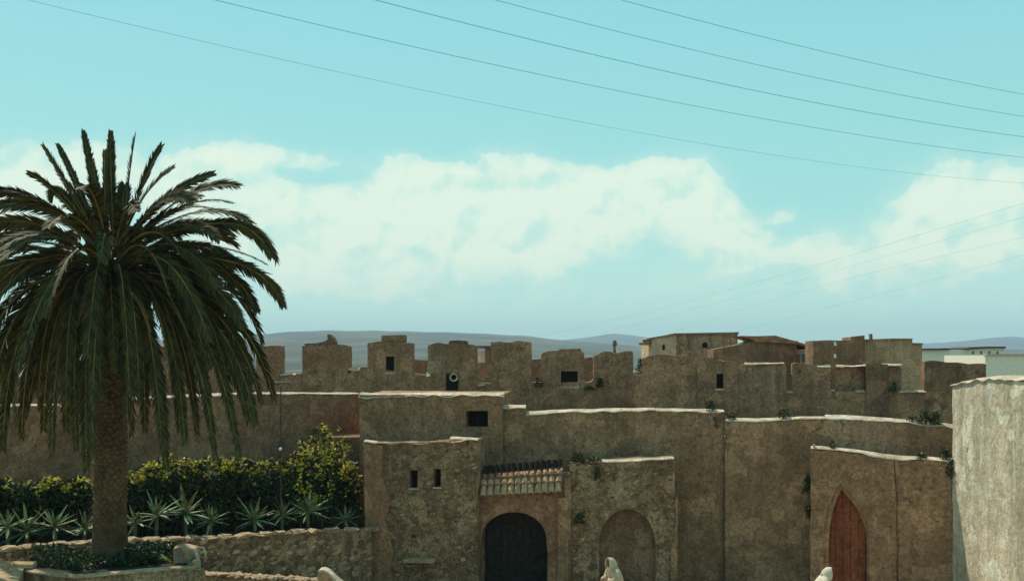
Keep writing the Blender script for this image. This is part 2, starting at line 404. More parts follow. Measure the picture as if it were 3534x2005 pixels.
# stones: a dozen shared shapes
STONES = []
for k in range(10):
    bm = bmesh.new(); bmesh.ops.create_cube(bm, size=1.0)
    bmesh.ops.subdivide_edges(bm, edges=bm.edges[:], cuts=1, use_grid_fill=True)
    for v in bm.verts:
        r = v.co.length; v.co = v.co*(1-.35*max(0, r-.62)/.25)
        v.co += noise.noise_vector(v.co*3.3+Vector((k*5.1, 0, 0)))*.26
    me = bpy.data.meshes.new('stone'); bm.to_mesh(me); bm.free(); me.materials.append(M['stone' if k % 3 else 'stone_dark']); STONES.append(me)
def lay_stones(parent, line, x0, x1, y0, y1, n, smin, smax, avoid=(), rng=None, rows=False, proud=.04, inside=None):
    """individual stones bedded in the face of a wall, clear of its openings"""
    rng = rng or random.Random(3); placed = []; tries = 0
    while len(placed) < n and tries < n*30:
        tries += 1
        px, py = rng.uniform(x0, x1), rng.uniform(y0, y1)
        w = rng.uniform(smin, smax); h = w*rng.uniform(.5, .85)
        if rows: py = y0+round((py-y0)/(smin*.95))*smin*.95+rng.uniform(-2, 2)
        if any(a-w*.6 < px < c+w*.6 and b-h*.6 < py < d+h*.6 for a, b, c, d in avoid): continue
        if inside and not inside(px, py): continue
        if any(abs(px-q[0]) < (w+q[2])*.46 and abs(py-q[1]) < (h+q[3])*.46 for q in placed): continue
        placed.append((px, py, w, h))
        c = line.at(px, py); k = c.y/F
        d = .16
        c = wob(c, .035)+Vector((line.n.x, line.n.y, 0))*(d*.5-rng.uniform(.3, 1)*proud)
        ang = math.atan2(line.t.y, line.t.x)
        inst('stone', rng.choice(STONES), parent, c, (0, rng.uniform(-.25, .25), ang), (w*k, d, h*k))

# ------------------------------------------------------------------ ground, hills, haze
def sstep(a, b, x):
    t = max(0, min(1, (x-a)/(b-a))); return t*t*(3-2*t)
def gz(x, y):
    return 0.9*sstep(-2.6, -8, x)*sstep(44, 38, y)+1.1*sstep(36, 29.5, y)+.03*noise.noise(Vector((x*.5, y*.5, 0)))
xs = [-6400, -3000, -1000, -300, -100, -50]+[-30+i for i in range(0, 61)]+[50, 100, 300, 1000, 3000, 6400]
ys = [-6000, -1500, -400, -150, -60, -20]+[i for i in range(0, 60)]+[80, 120, 200, 350, 700, 1500, 3000, 6200]
V = [Vector((x, y, gz(x, y))) for y in ys for x in xs]; nx = len(xs)
FS = [(j*nx+i, j*nx+i+1, (j+1)*nx+i+1, (j+1)*nx+i) for j in range(len(ys)-1) for i in range(nx-1)]
gmi = [1 if ys[j] > 62 or ys[j] < -50 else 0 for j in range(len(ys)-1) for i in range(nx-1)]
tag(link_mesh('ground', mesh_of(V, FS, True, gmi), ['ground', 'field'], origin=(0, 0, 0), smooth=True), 'dusty earth street at the foot of the walls', kind='structure')

def hills(name, D0, D1, ridge, depth, seed, label):
    """a long ridge: rises from the plain at D0 to its crest at D1; ridge = [(px, py)] of the crest"""
    V, Fc = [], []; na, nr = 220, 14
    for j in range(nr+1):
        for i in range(na+1):
            u = -.95+1.9*i/na; f = j/nr; D = D0+(D1-D0)*min(f*1.4, 1)+(depth if f > .72 else 0)*(f-.72)/.28
            px = CX+u*F; crest = Wz(interp(ridge, px), D1)
            k = sstep(0, .72, f) if f < .72 else 1-.6*(f-.72)/.28
            z = -2+(crest+2)*k*(1+.10*noise.noise(Vector((u*14, f*5, seed)))*(1-k*.75))+5*noise.noise(Vector((u*30, 0, seed)))*k
            V.append(Vector((u*D, D, z)))
    for j in range(nr):
        for i in range(na):
            a = j*(na+1)+i; Fc.append((a, a+1, a+na+2, a+na+1))
    tag(link_mesh(name, mesh_of(V, Fc), 'hill', origin=(0, (D0+D1)/2, 0), smooth=True), label, kind='structure')
hills('hills', 260, 3600, [(-2000, 1160), (0, 1175), (600, 1178), (880, 1158), (1000, 1150), (1300, 1147), (1560, 1152), (1700, 1158), (1830, 1166), (1990, 1180),
      (2120, 1190), (2250, 1200), (3000, 1208), (5000, 1200)], 500, 3.1, 'long grey blue ridge on the horizon behind the ramparts')
hills('far_hills', 4200, 5600, [(-2000, 1195), (1400, 1200), (1800, 1188), (1960, 1174), (2050, 1160), (2110, 1150), (2180, 1158), (2300, 1176), (2600, 1190), (3000, 1198),
      (3200, 1186), (3330, 1178), (3420, 1166), (3500, 1160), (3600, 1170), (3900, 1180), (5000, 1175)], 500, 8.7, 'paler domed hills on the horizon far beyond the town')
hz = box_mesh(-6500, 6500, -6100, 6300, -3, 190)
m = bpy.data.materials.new('haze'); m.use_nodes = True; nt = m.node_tree; nt.nodes.clear()
pv = nt.nodes.new('ShaderNodeVolumePrincipled'); pv.inputs['Density'].default_value = 2.0e-4; pv.inputs['Color'].default_value = (.62, .80, .97, 1)
ou = nt.nodes.new('ShaderNodeOutputMaterial'); nt.links.new(pv.outputs[0], ou.inputs['Volume']); M['haze'] = m
tag(link_mesh('haze', hz, 'haze'), kind='stuff')

# ------------------------------------------------------------------ rear rampart with merlons
def merlon(parent, line, prof, zb, thick=.9, mat='mud', wins=(), label=None, off=0., frame=None):
    prof = [(prof[0][0], prof[0][1]*.35+prof[1][1]*.65)]+list(prof[1:-1])+[(prof[-1][0], prof[-1][1]*.35+prof[-2][1]*.65)]
    me = pslab(line, prof, zb, thick, cell=.14, amp=.035, rag=.12, off=off)
    if wins: me = cut(me, [prism(line, rect(*w), off-.4, off+.34) for w in wins])
    o = link_mesh('merlon', me, mat, parent)
    if label: o['label'] = label
    for w in wins:
        link_mesh('opening_panel', prism(line, rect(w[0]-2, w[1]-2, w[2]+2, w[3]+2), off+.25, off+.32), 'void', o)  # black panel painted as the shade inside the opening
        link_mesh('sill', prism(line, rect(w[0]-4, w[3], w[2]+3, w[3]+5), off-.04, off+.2), 'white', o)
    return o
RL = Line(300, 47, 2240, 46)
wallA = empty('rampart_wall', RL.pt(RL.len/2, 0), 'brown rampart with tall block merlons and a dark square window, behind the white coped terrace', 'wall')
link_mesh('wall_body', pslab(RL, [(-300, 1300), (700, 1300), (955, 1296), (1010, 1294), (1060, 1286), (1200, 1290), (1235, 1278), (1275, 1268), (1420, 1290), (1480, 1296), (1640, 1320), (1690, 1325), (1830, 1320),
      (1880, 1320), (2040, 1318), (2060, 1300), (2190, 1288), (2230, 1288)], .5, 1.2, amp=.03), 'mud', wallA)
for x0, x1, y in [(-120, 20, 1200), (90, 230, 1196), (300, 440, 1200), (500, 640, 1194), (700, 820, 1196)]:
    merlon(wallA, RL, [(x0, y+4), (x0+15, y), (x1-10, y-2), (x1, y+6)], 7.2, mat='mud_red')
merlon(wallA, RL, [(884, 1200), (900, 1194), (955, 1193), (966, 1198)], 7.2, mat='mud_red')
merlon(wallA, RL, [(1043, 1190), (1052, 1192), (1150, 1191), (1196, 1191), (1201, 1200)], 7.2)
merlon(wallA, RL, [(1268, 1186), (1278, 1178), (1345, 1179), (1412, 1181), (1422, 1190)], 7.2, wins=[(1331, 1230, 1360, 1285)], label='merlon with a small dark window and a capstone')
merlon(wallA, RL, [(1475, 1192), (1490, 1186), (1540, 1185), (1545, 1196)], 7.2, mat='mud_grey', off=.06)
merlon(wallA, RL, [(1541, 1186), (1560, 1183), (1630, 1186), (1644, 1200)], 7.2, label='merlon with a dark corner niche and white ring', wins=())
merlon(wallA, RL, [(1694, 1184), (1702, 1180), (1790, 1179), (1828, 1178), (1834, 1190)], 7.0)
merlon(wallA, RL, [(1868, 1232), (1878, 1214), (1900, 1210), (1990, 1208), (2006, 1212), (2017, 1228)], 7.0, wins=[(1936, 1281, 1994, 1334)], label='wide merlon with a dark square window')
merlon(wallA, RL, [(2050, 1236), (2062, 1226), (2076, 1216), (2160, 1212), (2180, 1216), (2186, 1226)], 7.0, label='rounded merlon with a short post on top')
# odds and ends on the merlon tops
o = link_mesh('capstone', pslab(RL, [(1314, 1158), (1396, 1157)], Wz(1181, 46), .6, off=.15, cell=.3, amp=.03), 'mud', wallA)
link_mesh('capstone', pslab(RL, [(1548, 1178), (1560, 1175), (1608, 1175), (1612, 1180)], Wz(1189, 46), .5, off=.15, amp=.02), 'mud_dark', wallA)
me = prism(RL, [(1126, 1154), (1134, 1153), (1146, 1164), (1153, 1178), (1157, 1194), (1050, 1194), (1046, 1186), (1090, 1184), (1118, 1177), (1128, 1170)], .2, .7)
link_mesh('horn_shaped_finial', me, 'mud_dark', wallA)
link_mesh('capstone', pslab(RL, [(1930, 1204), (2006, 1203)], Wz(1214, 46), .4, off=.3, amp=.02), 'mud', wallA)
link_mesh('post', tube([RL.at(2123, 1222, .4), RL.at(2122, 1196, .4), RL.at(2124, 1188, .4), RL.at(2123, 1174, .4)], [.06, .06, .12, .07]), 'mud_dark', wallA)
# black panel painted as a niche's shade, with a white ring, under the fourth merlon
link_mesh('niche_shade', prism(RL, rect(1540, 1288, 1582, 1346), -.05, .3), 'void', wallA)
rv, rf = tube_data([RL.at(1567, 1302, -.12)+Vector((math.cos(a)*.165, 0, math.sin(a)*.165)) for a in [2*math.pi*i/20 for i in range(21)]], .045, 6)
link_mesh('white_ring', mesh_of(rv, rf), 'white', wallA, smooth=True)
for (x0, y0, x1, y1) in [(968, 1288, 1020, 1295), (950, 1313, 1008, 1318), (1203, 1268, 1240, 1276), (1650, 1318, 1676, 1330), (1472, 1282, 1486, 1298), (2195, 1284, 2225, 1290)]:
    link_mesh('sill', coping(RL, [(x0, (y0+y1)/2), (x1, (y0+y1)/2)], w=.25, h=(y1-y0)/75, off=-.10, back=.3), 'white', wallA)
# low connecting walls seen through the gaps
B1 = Line(1180, 52, 2300, 52)
wb = empty('parapet_wall', B1.pt(B1.len/2, 0), 'low reddish parapet wall seen through the gaps between the block merlons', 'wall')
link_mesh('wall_body', pslab(B1, [(1190, 1270), (1300, 1266), (1420, 1243), (1640, 1243), (1650, 1250), (1760, 1248), (1880, 1236), (2010, 1237), (2022, 1234), (2060, 1233), (2064, 1290), (2300, 1292)], 2, .6, amp=.03), 'mud_red', wb)

RR = Line(2195, 43, 3420, 40)
wallB = empty('rampart_wall', RR.pt(RR.len/2, 0), 'grey brown stepped rampart with broad merlons joined to the houses on the right', 'wall')
link_mesh('wall_body', pslab(RR, [(2186, 1290), (2228, 1289), (2420, 1330), (2540, 1345), (2700, 1352), (2735, 1353), (2900, 1350), (3060, 1352), (3190, 1352), (3400, 1350)], .5, 1.3, amp=.03), 'mud', wallB)
def mr(prof, **k): return merlon(wallB, RR, prof, 6.4, **k)
mr([(2214, 1262), (2222, 1240), (2236, 1230), (2300, 1226), (2400, 1232), (2412, 1236)], thick=1.0, mat='mud')
mr([(2408, 1240), (2440, 1240), (2520, 1242), (2546, 1250)], thick=1.0, mat='mud', off=-.1, wins=[(2473, 1290, 2496, 1341)], label='merlon pierced by a narrow dark window')
mr([(2544, 1262), (2572, 1254), (2640, 1252), (2710, 1256), (2714, 1262)], mat='mud_grey', off=.1)
mr([(2735, 1258), (2800, 1256), (2866, 1262)], mat='mud', off=0.)
mr([(2868, 1264), (2920, 1262), (2986, 1260)], mat='mud', off=.3)
mr([(2988, 1256), (3020, 1254), (3062, 1256)], mat='mud_dark', off=-.1)
mr([(3060, 1258), (3110, 1260), (3116, 1276)], mat='mud_grey', off=.3)
mr([(3190, 1252), (3205, 1246), (3290, 1247), (3300, 1254)], mat='mud_dark', off=0.)
mr([(3296, 1252), (3330, 1251), (3400, 1252), (3406, 1262)], mat='mud_dark', off=.15)
for x0, x1, y in [(2570, 2706, 1253), (2820, 2866, 1261), (2890, 2988, 1262), (3050, 3112, 1257), (3098, 3196, 1350), (2714, 2736, 1351), (2866, 2880, 1345), (2952, 2984, 1347)]:
    link_mesh('coping', coping(RR, [(x0, y), ((x0+x1)/2, y+1), (x1, y)], w=.2, h=.07, off=-.08, back=.5), 'white', wallB)

# terrace floors between the front walls and the rear rampart
tm = box_mesh(-26, 18.5, 39.5, 46.5, 1, 5.6)
tag(link_mesh('terrace', tm, 'mud_dark'), 'raised rampart walk behind the front wall', kind='structure')

# ------------------------------------------------------------------ front walls
LW = Line(-250, 30.2, 1242, 42.5)
wl = empty('garden_boundary_wall', LW.pt(LW.len/2, 0), 'reddish brown wall with white coping behind the palm and hedge', 'wall')
link_mesh('wall_body', pslab(LW, [(-250, 1402), (205, 1400), (210, 1404), (470, 1382), (700, 1366), (900, 1360), (1242, 1362)], .4, .9, amp=.05, cell=.4), 'mud_red', wl)
link_mesh('coping', coping(LW, [(-250, 1400), (205, 1397)], w=.2, h=.06, back=.5), 'white', wl)
link_mesh('coping', coping(LW, [(420, 1378), (700, 1363), (900, 1357), (1240, 1358)], w=.2, h=.07, back=.5), 'white', wl)
link_mesh('whitewash_drip', prism(LW, [(176, 1402), (192, 1402), (188, 1424), (183, 1475), (181, 1475), (180, 1430)], -.02, .02), 'white', wl)

BL = Line(1240, 38.6, 1736, 38.2)
wb1 = empty('flat_roofed_house', BL.pt(BL.len/2, 0), 'brown flat roofed block with thick white coping and a single dark square window', 'house')
me = pslab(BL, [(1241, 1362), (1734, 1364)], .2, 4.5, amp=.03, cell=.35)
me = cut(me, [prism(BL, rect(1608, 1417, 1684, 1473), -.5, .7)])
link_mesh('wall', me, 'mud', wb1)
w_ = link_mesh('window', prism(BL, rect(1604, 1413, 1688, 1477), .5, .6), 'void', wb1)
link_mesh('frame', prism(BL, [(1606, 1415), (1686, 1415), (1686, 1420), (1612, 1420), (1612, 1475), (1606, 1475)], .40, .5), 'mud_dark', w_)
link_mesh('mullion', prism(BL, rect(1643, 1417, 1647, 1473), .42, .5), 'wood_dark', w_)
link_mesh('sill', prism(BL, rect(1606, 1473, 1688, 1477), -.03, .4), 'mud_grey', w_)
link_mesh('coping', coping(BL, [(1238, 1362), (1300, 1364), (1500, 1361), (1737, 1361)], w=.36, h=.17, back=.3), 'white', wb1)

ML = Line(1730, 38.6, 2506, 38.0)
wm = empty('street_wall', ML.pt(ML.len/2, 0), 'tall plain brown street wall with a stepped white coping above the arched gate', 'wall')
me = pslab(ML, [(1733, 1408), (1812, 1409), (1815, 1434), (2000, 1422), (2150, 1417), (2300, 1418), (2500, 1424)], .2, .8, amp=.025, cell=.35)
link_mesh('wall_body', me, 'mud', wm)
for pr in ([(1737, 1401), (1814, 1402)], [(1816, 1425), (1900, 1420), (2150, 1413), (2260, 1413)], [(2262, 1414), (2380, 1416), (2500, 1419)]):
    link_mesh('coping', coping(ML, pr, w=.3, h=.12), 'white', wm)
ML2 = Line(2502, 37.7, 2852, 36.2)
wm2 = empty('street_wall', ML2.pt(ML2.len/2, 0), 'plain brown wall bay with lower white coping between the blind arch and the red door', 'wall')
link_mesh('wall_body', pslab(ML2, [(2502, 1452), (2700, 1452), (2852, 1446)], .2, .9, amp=.025, cell=.35), 'mud', wm2)
link_mesh('coping', coping(ML2, [(2504, 1447), (2600, 1448), (2740, 1444)], w=.3, h=.09), 'white', wm2)
link_mesh('coping', coping(ML2, [(2742, 1442), (2800, 1441), (2850, 1439)], w=.3, h=.07), 'white', wm2)
R1 = Line(2848, 36.2, 3330, 34.9)
wr1 = empty('street_wall', R1.pt(R1.len/2, 0), 'streaked brown upper wall with white coping running down to the white tower', 'wall')
link_mesh('wall_body', pslab(R1, [(2848, 1443), (2960, 1446), (3100, 1457), (3200, 1466), (3330, 1476)], .2, .8, amp=.025, cell=.35), 'mud_grey', wr1)
link_mesh('coping', coping(R1, [(2848, 1437), (2880, 1437), (2960, 1440), (3100, 1451), (3200, 1461), (3300, 1470)], w=.3, h=.12), 'white', wr1)
R2 = Line(2796, 35.4, 3345, 33.4)
wr2 = empty('door_wall', R2.pt(R2.len/2, 0), 'lower brown wall on the right holding the pointed red door', 'wall')
me = pslab(R2, [(2797, 1550), (2900, 1558), (3000, 1570), (3100, 1583), (3200, 1589), (3318, 1598)], .2, .9, amp=.04, cell=.3)
def pointed(x0, x1, yt, ysp, yb, n=10):
    cx = (x0+x1)/2-22; out = [(x1, yb)]
    out += [(cx+(x1-cx)*(1-(i/n)**2.6), ysp-(ysp-yt)*i/n) for i in range(n+1)]
    out += [(cx-(cx-x0)*(1-(i/n)**2.6), ysp-(ysp-yt)*i/n) for i in range(n-1, -1, -1)]
    out.append((x0, yb)); return out
me = cut(me, [prism(R2, pointed(2842, 3000, 1668, 1890, 2120), -.5, .07), prism(R2, pointed(2859, 2991, 1690, 1905, 2120), -.5, .45),
              prism(R2, [(3084, 1588), (3089, 1588), (3094, 1660), (3101, 1730), (3098, 1800), (3104, 1880), (3100, 1960), (3104, 2060), (3096, 2060), (3093, 1960), (3095, 1880), (3091, 1800), (3094, 1730), (3087, 1660)], -.5, .07)])
link_mesh('wall_body', me, 'mud', wr2)
link_mesh('coping', coping(R2, [(2797, 1543), (2850, 1546), (2950, 1558), (3050, 1572), (3100, 1578), (3200, 1583), (3312, 1590)], w=.26, h=.10), 'white', wr2)
for i in range(5):
    xa = 2854+i*26.6
    link_mesh('plank', prism(R2, [(x, y) for x, y in rect(xa, 1680, xa+25.0, 2110)], .3+.012*(i % 2), .38), 'red', wr2)
for (x, y, r) in [(2783, 1545, 8)]:
    link_mesh('finial', prism(R2, rect(2806, 1533, 2812, 1545), 0, .1), 'white', wr2)

# whitewashed tower wall on the right
WT = Line(3287, 33.5, 3640, 26.9)
wt = empty('whitewashed_wall', WT.pt(WT.len/2, 0), 'tall stained whitewashed wall in sunlight at the right edge', 'wall')
link_mesh('wall_body', pslab(WT, [(3287, 1328), (3340, 1316), (3400, 1308), (3470, 1310), (3534, 1316), (3640, 1322)], .2, 3.5, amp=.03, cell=.3), 'white_wall', wt)
link_mesh('coping', coping(WT, [(3285, 1323), (3340, 1311), (3400, 1302), (3470, 1302), (3534, 1308), (3640, 1314)], w=.5, h=.14, off=-.06, back=.6), 'white', wt)

# ------------------------------------------------------------------ gate: left tower, porch, right tower
TL = Line(1268, 36.6, 1652, 36.0)
tl = empty('stone_gatehouse', TL.pt(TL.len/2, 0), 'rubble stone block with two slit windows left of the dark gateway', 'gatehouse')
me = pslab(TL, [(1256, 1528), (1340, 1532), (1450, 1532), (1560, 1526), (1650, 1520)], .1, 2.2, amp=.06, cell=.25, rag=.06)
slits = [(1414, 1622, 1441, 1684), (1498, 1617, 1521, 1680)]
me = cut(me, [prism(TL, rect(*s), -.5, .6) for s in slits]+[prism(TL, round_arch(1422, 1436, 1840, 1853, 6), -.5, .3)])
link_mesh('wall', me, 'rubble', tl)
for s in slits:
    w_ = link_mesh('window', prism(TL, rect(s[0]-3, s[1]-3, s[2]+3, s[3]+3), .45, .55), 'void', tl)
    link_mesh('sill', prism(TL, rect(s[0]-3, s[3], s[2]+3, s[3]+5), -.05, .3), 'white', w_)
link_mesh('coping', coping(TL, [(1256, 1520), (1300, 1527)], w=.2, h=.07), 'white', tl)
link_mesh('coping', coping(TL, [(1300, 1527), (1420, 1527), (1552, 1521)], w=.12, h=.03), 'mud_grey', tl)
link_mesh('coping', coping(TL, [(1552, 1510), (1590, 1512), (1650, 1516)], w=.3, h=.07, off=-.1), 'white', tl)
# smooth plaster strip on the tower's left corner, its edge worn away
pl = prism(TL, [(1256, 1534), (1320, 1536), (1322, 1600), (1318, 1640), (1340, 1700), (1350, 1740), (1330, 1790), (1346, 1850), (1360, 1900), (1350, 1960), (1360, 2040), (1270, 2040)], -.10, .05)
link_mesh('plaster_patch', pl, 'mud', tl)
pl = prism(TL, [(1352, 1745), (1372, 1765), (1384, 1790), (1380, 1796), (1362, 1775), (1348, 1756)], -.09, .02)
link_mesh('plaster_patch', pl, 'mud_dark', tl)
lay_stones(tl, TL, 1345, 1645, 1540, 1990, 150, 12, 24, avoid=slits+[(1250, 1530, 1345, 2040), (1398, 1915, 1508, 1955)], rng=random.Random(5), proud=.025)
# stone trough ledge low on the tower
link_mesh('ledge', prism(TL, [(1396, 1926), (1450, 1919), (1500, 1924), (1508, 1934), (1500, 1938), (1400, 1936)], -.30, .05), 'stone', tl)
link_mesh('ledge', prism(TL, [(1404, 1944), (1506, 1941), (1510, 1950), (1404, 1953)], -.22, .05), 'rubble', tl)

PL = Line(1652, 36.5, 1968, 36.2)
gp = empty('arched_gateway', PL.pt(PL.len/2, 0), 'plastered gateway with a dark round arch under a small tiled roof', 'gateway')
me = pslab(PL, [(1654, 1690), (1966, 1672)], .05, 2.6, amp=.015, cell=.25)
me = cut(me, [prism(PL, [(1888, 2130), (1890, 1905)]+[(1773+113*math.cos(a), 1868-102*math.sin(a)**.9) for a in [math.pi*i/16 for i in range(17)]]+[(1657, 1905), (1658, 2130)], -.5, 1.6)])
link_mesh('wall', me, 'mud_red', gp)
for i, (xa, xb) in enumerate([(1645, 1773), (1773, 1900)]):
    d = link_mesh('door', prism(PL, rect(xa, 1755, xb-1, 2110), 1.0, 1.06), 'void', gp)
    for c_ in range(5):
        w5 = (xb-xa)/5; link_mesh('plank', prism(PL, rect(xa+c_*w5+1, 1755, xa+(c_+1)*w5-1, 2110), .955+.012*(c_ % 2), .998), 'wood_dark', d)
    for r_ in range(3): link_mesh('rail', prism(PL, rect(xa+2, 1822+r_*80, xb-3, 1832+r_*80), .92, .953), 'wood_dark', d)
# side pilaster and upper frame
link_mesh('pilaster', pslab(PL, [(1926, 1712), (1962, 1710)], .05, .4, off=-.28, amp=.02, cell=.25), 'mud', gp)
link_mesh('pilaster', pslab(PL, [(1950, 1650), (1970, 1648)], .05, .5, off=-.18, amp=.03, cell=.25), 'mud', gp)
link_mesh('lintel', pslab(PL, [(1656, 1650), (1700, 1648), (1965, 1636)], Wz(1706, 36.3), .5, off=-.06, amp=.02, cell=.2), 'mud_dark', gp)
# tiled pent roof: columns of barrel tiles falling towards the street, upright ridge tiles on top
roof = empty('roof_helper', (0, 0, 0), None, None); COL.objects.unlink(roof); bpy.data.objects.remove(roof)
def barrel(L_, r0, r1, th=.018, seg=6):
    V, Fc = [], []
    for j, (y, r) in enumerate(((0, r0), (L_, r1))):
        for rr in (r, r-th):
            for k in range(seg+1):
                a = math.pi*k/seg; V.append(Vector((rr*math.cos(a), y, rr*math.sin(a)*.9)))
    n = seg+1
    for k in range(seg):
        Fc += [(k, k+1, 2*n+k+1, 2*n+k), (n+k+1, n+k, 3*n+k, 3*n+k+1), (k+1, k, n+k, n+k+1), (2*n+k, 2*n+k+1, 3*n+k+1, 3*n+k)]
    Fc += [(0, 2*n, 3*n, n), (n-1, 2*n-1, 4*n-1, 3*n-1)]
    me = mesh_of(V, Fc); me.materials.append(M['tile']); return me
BT = barrel(.50, .125, .10); ang = math.atan2(PL.t.y, PL.t.x)
BTd = BT.copy(); BTd.materials.clear(); BTd.materials.append(M['tile_dark'])
rng = random.Random(11)
for i in range(12):
    px = 1671+i*23.4; yb = 1712-(px-1671)*.05
    for j in range(2):
        e = PL.at(px, yb-4-j*33, -.42+.27*j)
        inst('tile', BT, gp, e+Vector((0, 0, .0)), (R(46)+rng.uniform(-.04, .04), rng.uniform(-.06, .06), ang+rng.uniform(-.04, .04)), (1, 1.05, 1))
link_mesh('roof_bed', prism(PL, [(1658, 1648), (1960, 1630), (1960, 1690), (1658, 1704)], -.02, .12), 'mud_dark', gp)
for i in range(14):
    px = 1672+i*19.8; y = 1632-(px-1672)*.09
    inst('ridge_tile', BTd, gp, PL.at(px, y+4, -.02), (R(68)+rng.uniform(-.1, .1), R(8)+rng.uniform(-.12, .12), ang+rng.uniform(-.15, .15)), (.95, .62, 1.1))
    if i > 4: inst('ridge_tile', BT, gp, PL.at(px+9, y+16, -.10), (R(20), 0, ang), (.4, .5, .4))

TR = Line(1966, 36.2, 2334, 36.0)
tr = empty('stone_gatehouse', TR.pt(TR.len/2, 0), 'worn stone block with a tall walled up arch right of the gateway', 'gatehouse')
me = pslab(TR, [(1967, 1600), (2060, 1602), (2100, 1594), (2330, 1584)], .05, 1.8, amp=.05, cell=.25, rag=.05)
me = cut(me, [prism(TR, round_arch(2068, 2262, 1756, 2110, 14, 1.25), -.5, .32)])
link_mesh('wall', me, 'rubble', tr)
link_mesh('blocked_arch', prism(TR, rect(2060, 1745, 2270, 2110), .30, .5), 'mud_dark', tr)
link_mesh('coping', coping(TR, [(2078, 1590), (2100, 1592), (2200, 1587), (2326, 1581)], w=.2, h=.06), 'white', tr)
link_mesh('coping', coping(TR, [(1968, 1594), (2078, 1594)], w=.2, h=.05), 'mud_dark', tr)
link_mesh('plaster_patch', prism(TR, [(2326, 1740), (2332, 1760), (2328, 1850), (2316, 1880), (2312, 2040), (2336, 2040), (2338, 1700)], -.09, .05), 'mud', tr)
def arch_in(px, py): return not (2058 < px < 2272 and py > 1745+((px-2165)/100)**2*60)
lay_stones(tr, TR, 1978, 2322, 1606, 1990, 130, 12, 24, rng=random.Random(9), inside=arch_in, proud=.025)

# ------------------------------------------------------------------ houses behind the ramparts
def hbox(name, x0, x1, ytop, D, depth, mat, parent, zb=1.0, prof=None, amp=.02):
    ln = Line(x0, D, x1, D)
    return link_mesh(name, pslab(ln, prof or [(x0, ytop), (x1, ytop)], zb, depth, amp=amp, cell=.6, rag=.04), mat, parent), ln
hA = empty('town_house', P(2390, 1230, 78)*1 - Vector((0, 0, 8)), 'pale flat roofed house, tallest on the skyline, with ledges at its left corner', 'house')
_, lA1 = hbox('wall', 2255, 2334, 1165, 74, 6, 'beige', hA, prof=[(2250, 1168), (2290, 1162), (2334, 1153)])
_, lA2 = hbox('wall', 2332, 2546, 1152, 74.6, 8, 'mud_grey', hA, prof=[(2332, 1154), (2400, 1153), (2546, 1150)])
link_mesh('parapet', prism(lA2, [(2328, 1150), (2400, 1149), (2548, 1146), (2548, 1153), (2400, 1156), (2328, 1157)], -.15, 2), 'mud_dark', hA)
link_mesh('parapet', prism(lA1, [(2247, 1165), (2290, 1158), (2332, 1150), (2332, 1156), (2290, 1164), (2247, 1170)], -.15, 2), 'mud_dark', hA)
link_mesh('ledge', prism(lA1, [(2228, 1172), (2252, 1166), (2254, 1178), (2232, 1180)], .1, 2), 'mud_dark', hA)
link_mesh('ledge', prism(lA1, [(2214, 1182), (2240, 1180), (2244, 1190), (2220, 1190)], .1, 2), 'mud', hA)
for r_ in [(2286, 1190, 2294, 1208)]:
    link_mesh('window', prism(lA1, rect(*r_), -.04, .2), 'void', hA)
link_mesh('window', prism(lA2, round_arch(2424, 2442, 1180, 1200, 6), -.04, .2), 'void', hA)
link_mesh('canopy', prism(lA2, [(2440, 1199), (2466, 1198), (2466, 1203), (2440, 1204)], -.8, .1), 'mud_dark', hA)

hB = empty('gabled_house', P(2620, 1230, 64)-Vector((0, 0, 8)), 'dark house with a low red tiled roof and white side wall', 'house')
_, lB = hbox('wall', 2460, 2750, 1180, 64, 2, 'mud_dark', hB, prof=[(2462, 1206), (2500, 1200), (2560, 1188), (2604, 1176), (2680, 1178), (2745, 1182), (2750, 1186)])
link_mesh('roof', prism(lB, [(2556, 1160), (2600, 1173), (2604, 1180), (2640, 1180), (2745, 1187), (2800, 1200), (2798, 1194), (2745, 1178), (2690, 1164), (2675, 1160)], -.25, 3), 'tile_red', hB)
link_mesh('ridge', prism(lB, [(2560, 1159), (2600, 1160), (2675, 1158), (2692, 1163), (2745, 1177), (2752, 1176), (2752, 1181), (2690, 1168), (2675, 1163), (2600, 1165)], -.1, 3), 'mud_dark', hB)
link_mesh('eave', prism(lB, [(2752, 1188), (2800, 1199), (2800, 1206), (2750, 1208)], .3, 4), 'wood_dark', hB)
link_mesh('side_wall', prism(lB, rect(2748, 1208, 2812, 1300), .8, 5), 'far_white', hB)
w_ = link_mesh('window', prism(lB, rect(2779, 1221, 2800, 1250), .7, .82), 'blue', hB)
link_mesh('opening_panel', prism(lB, rect(2756, 1222, 2772, 1252), .7, .82), 'mud_red', w_)

hC = empty('ruined_house', P(2890, 1230, 60)-Vector((0, 0, 8)), 'dark windowless house with two small lit holes and a raised right corner', 'house')
lC = Line(2806, 60, 2984, 60)
me = pslab(lC, [(2806, 1176), (2862, 1174), (2936, 1174), (2938, 1163), (2984, 1158)], 1, 1.6, amp=.03, cell=.5)
link_mesh('wall', me, 'mud_dark', hC)
for (x, y) in [(2882, 1186), (2881, 1228)]:
    link_mesh('lit_hole', prism(lC, [(x-4, y-7), (x+3, y-6), (x+5, y+6), (x-3, y+7)], -.03, .1), 'far_white', hC)  # white patch puts the light in the hole into the colour
hD = empty('ochre_house', P(3080, 1230, 62)-Vector((0, 0, 8)), 'ochre flat roofed house with a thin chimney pipe on top', 'house')
lD = Line(2982, 61, 3182, 61)
me = pslab(lD, [(2982, 1174), (3010, 1171), (3080, 1170), (3147, 1171), (3149, 1185), (3182, 1186)], 1, 7, amp=.03, cell=.5)
link_mesh('wall', me, 'yellow', hD)
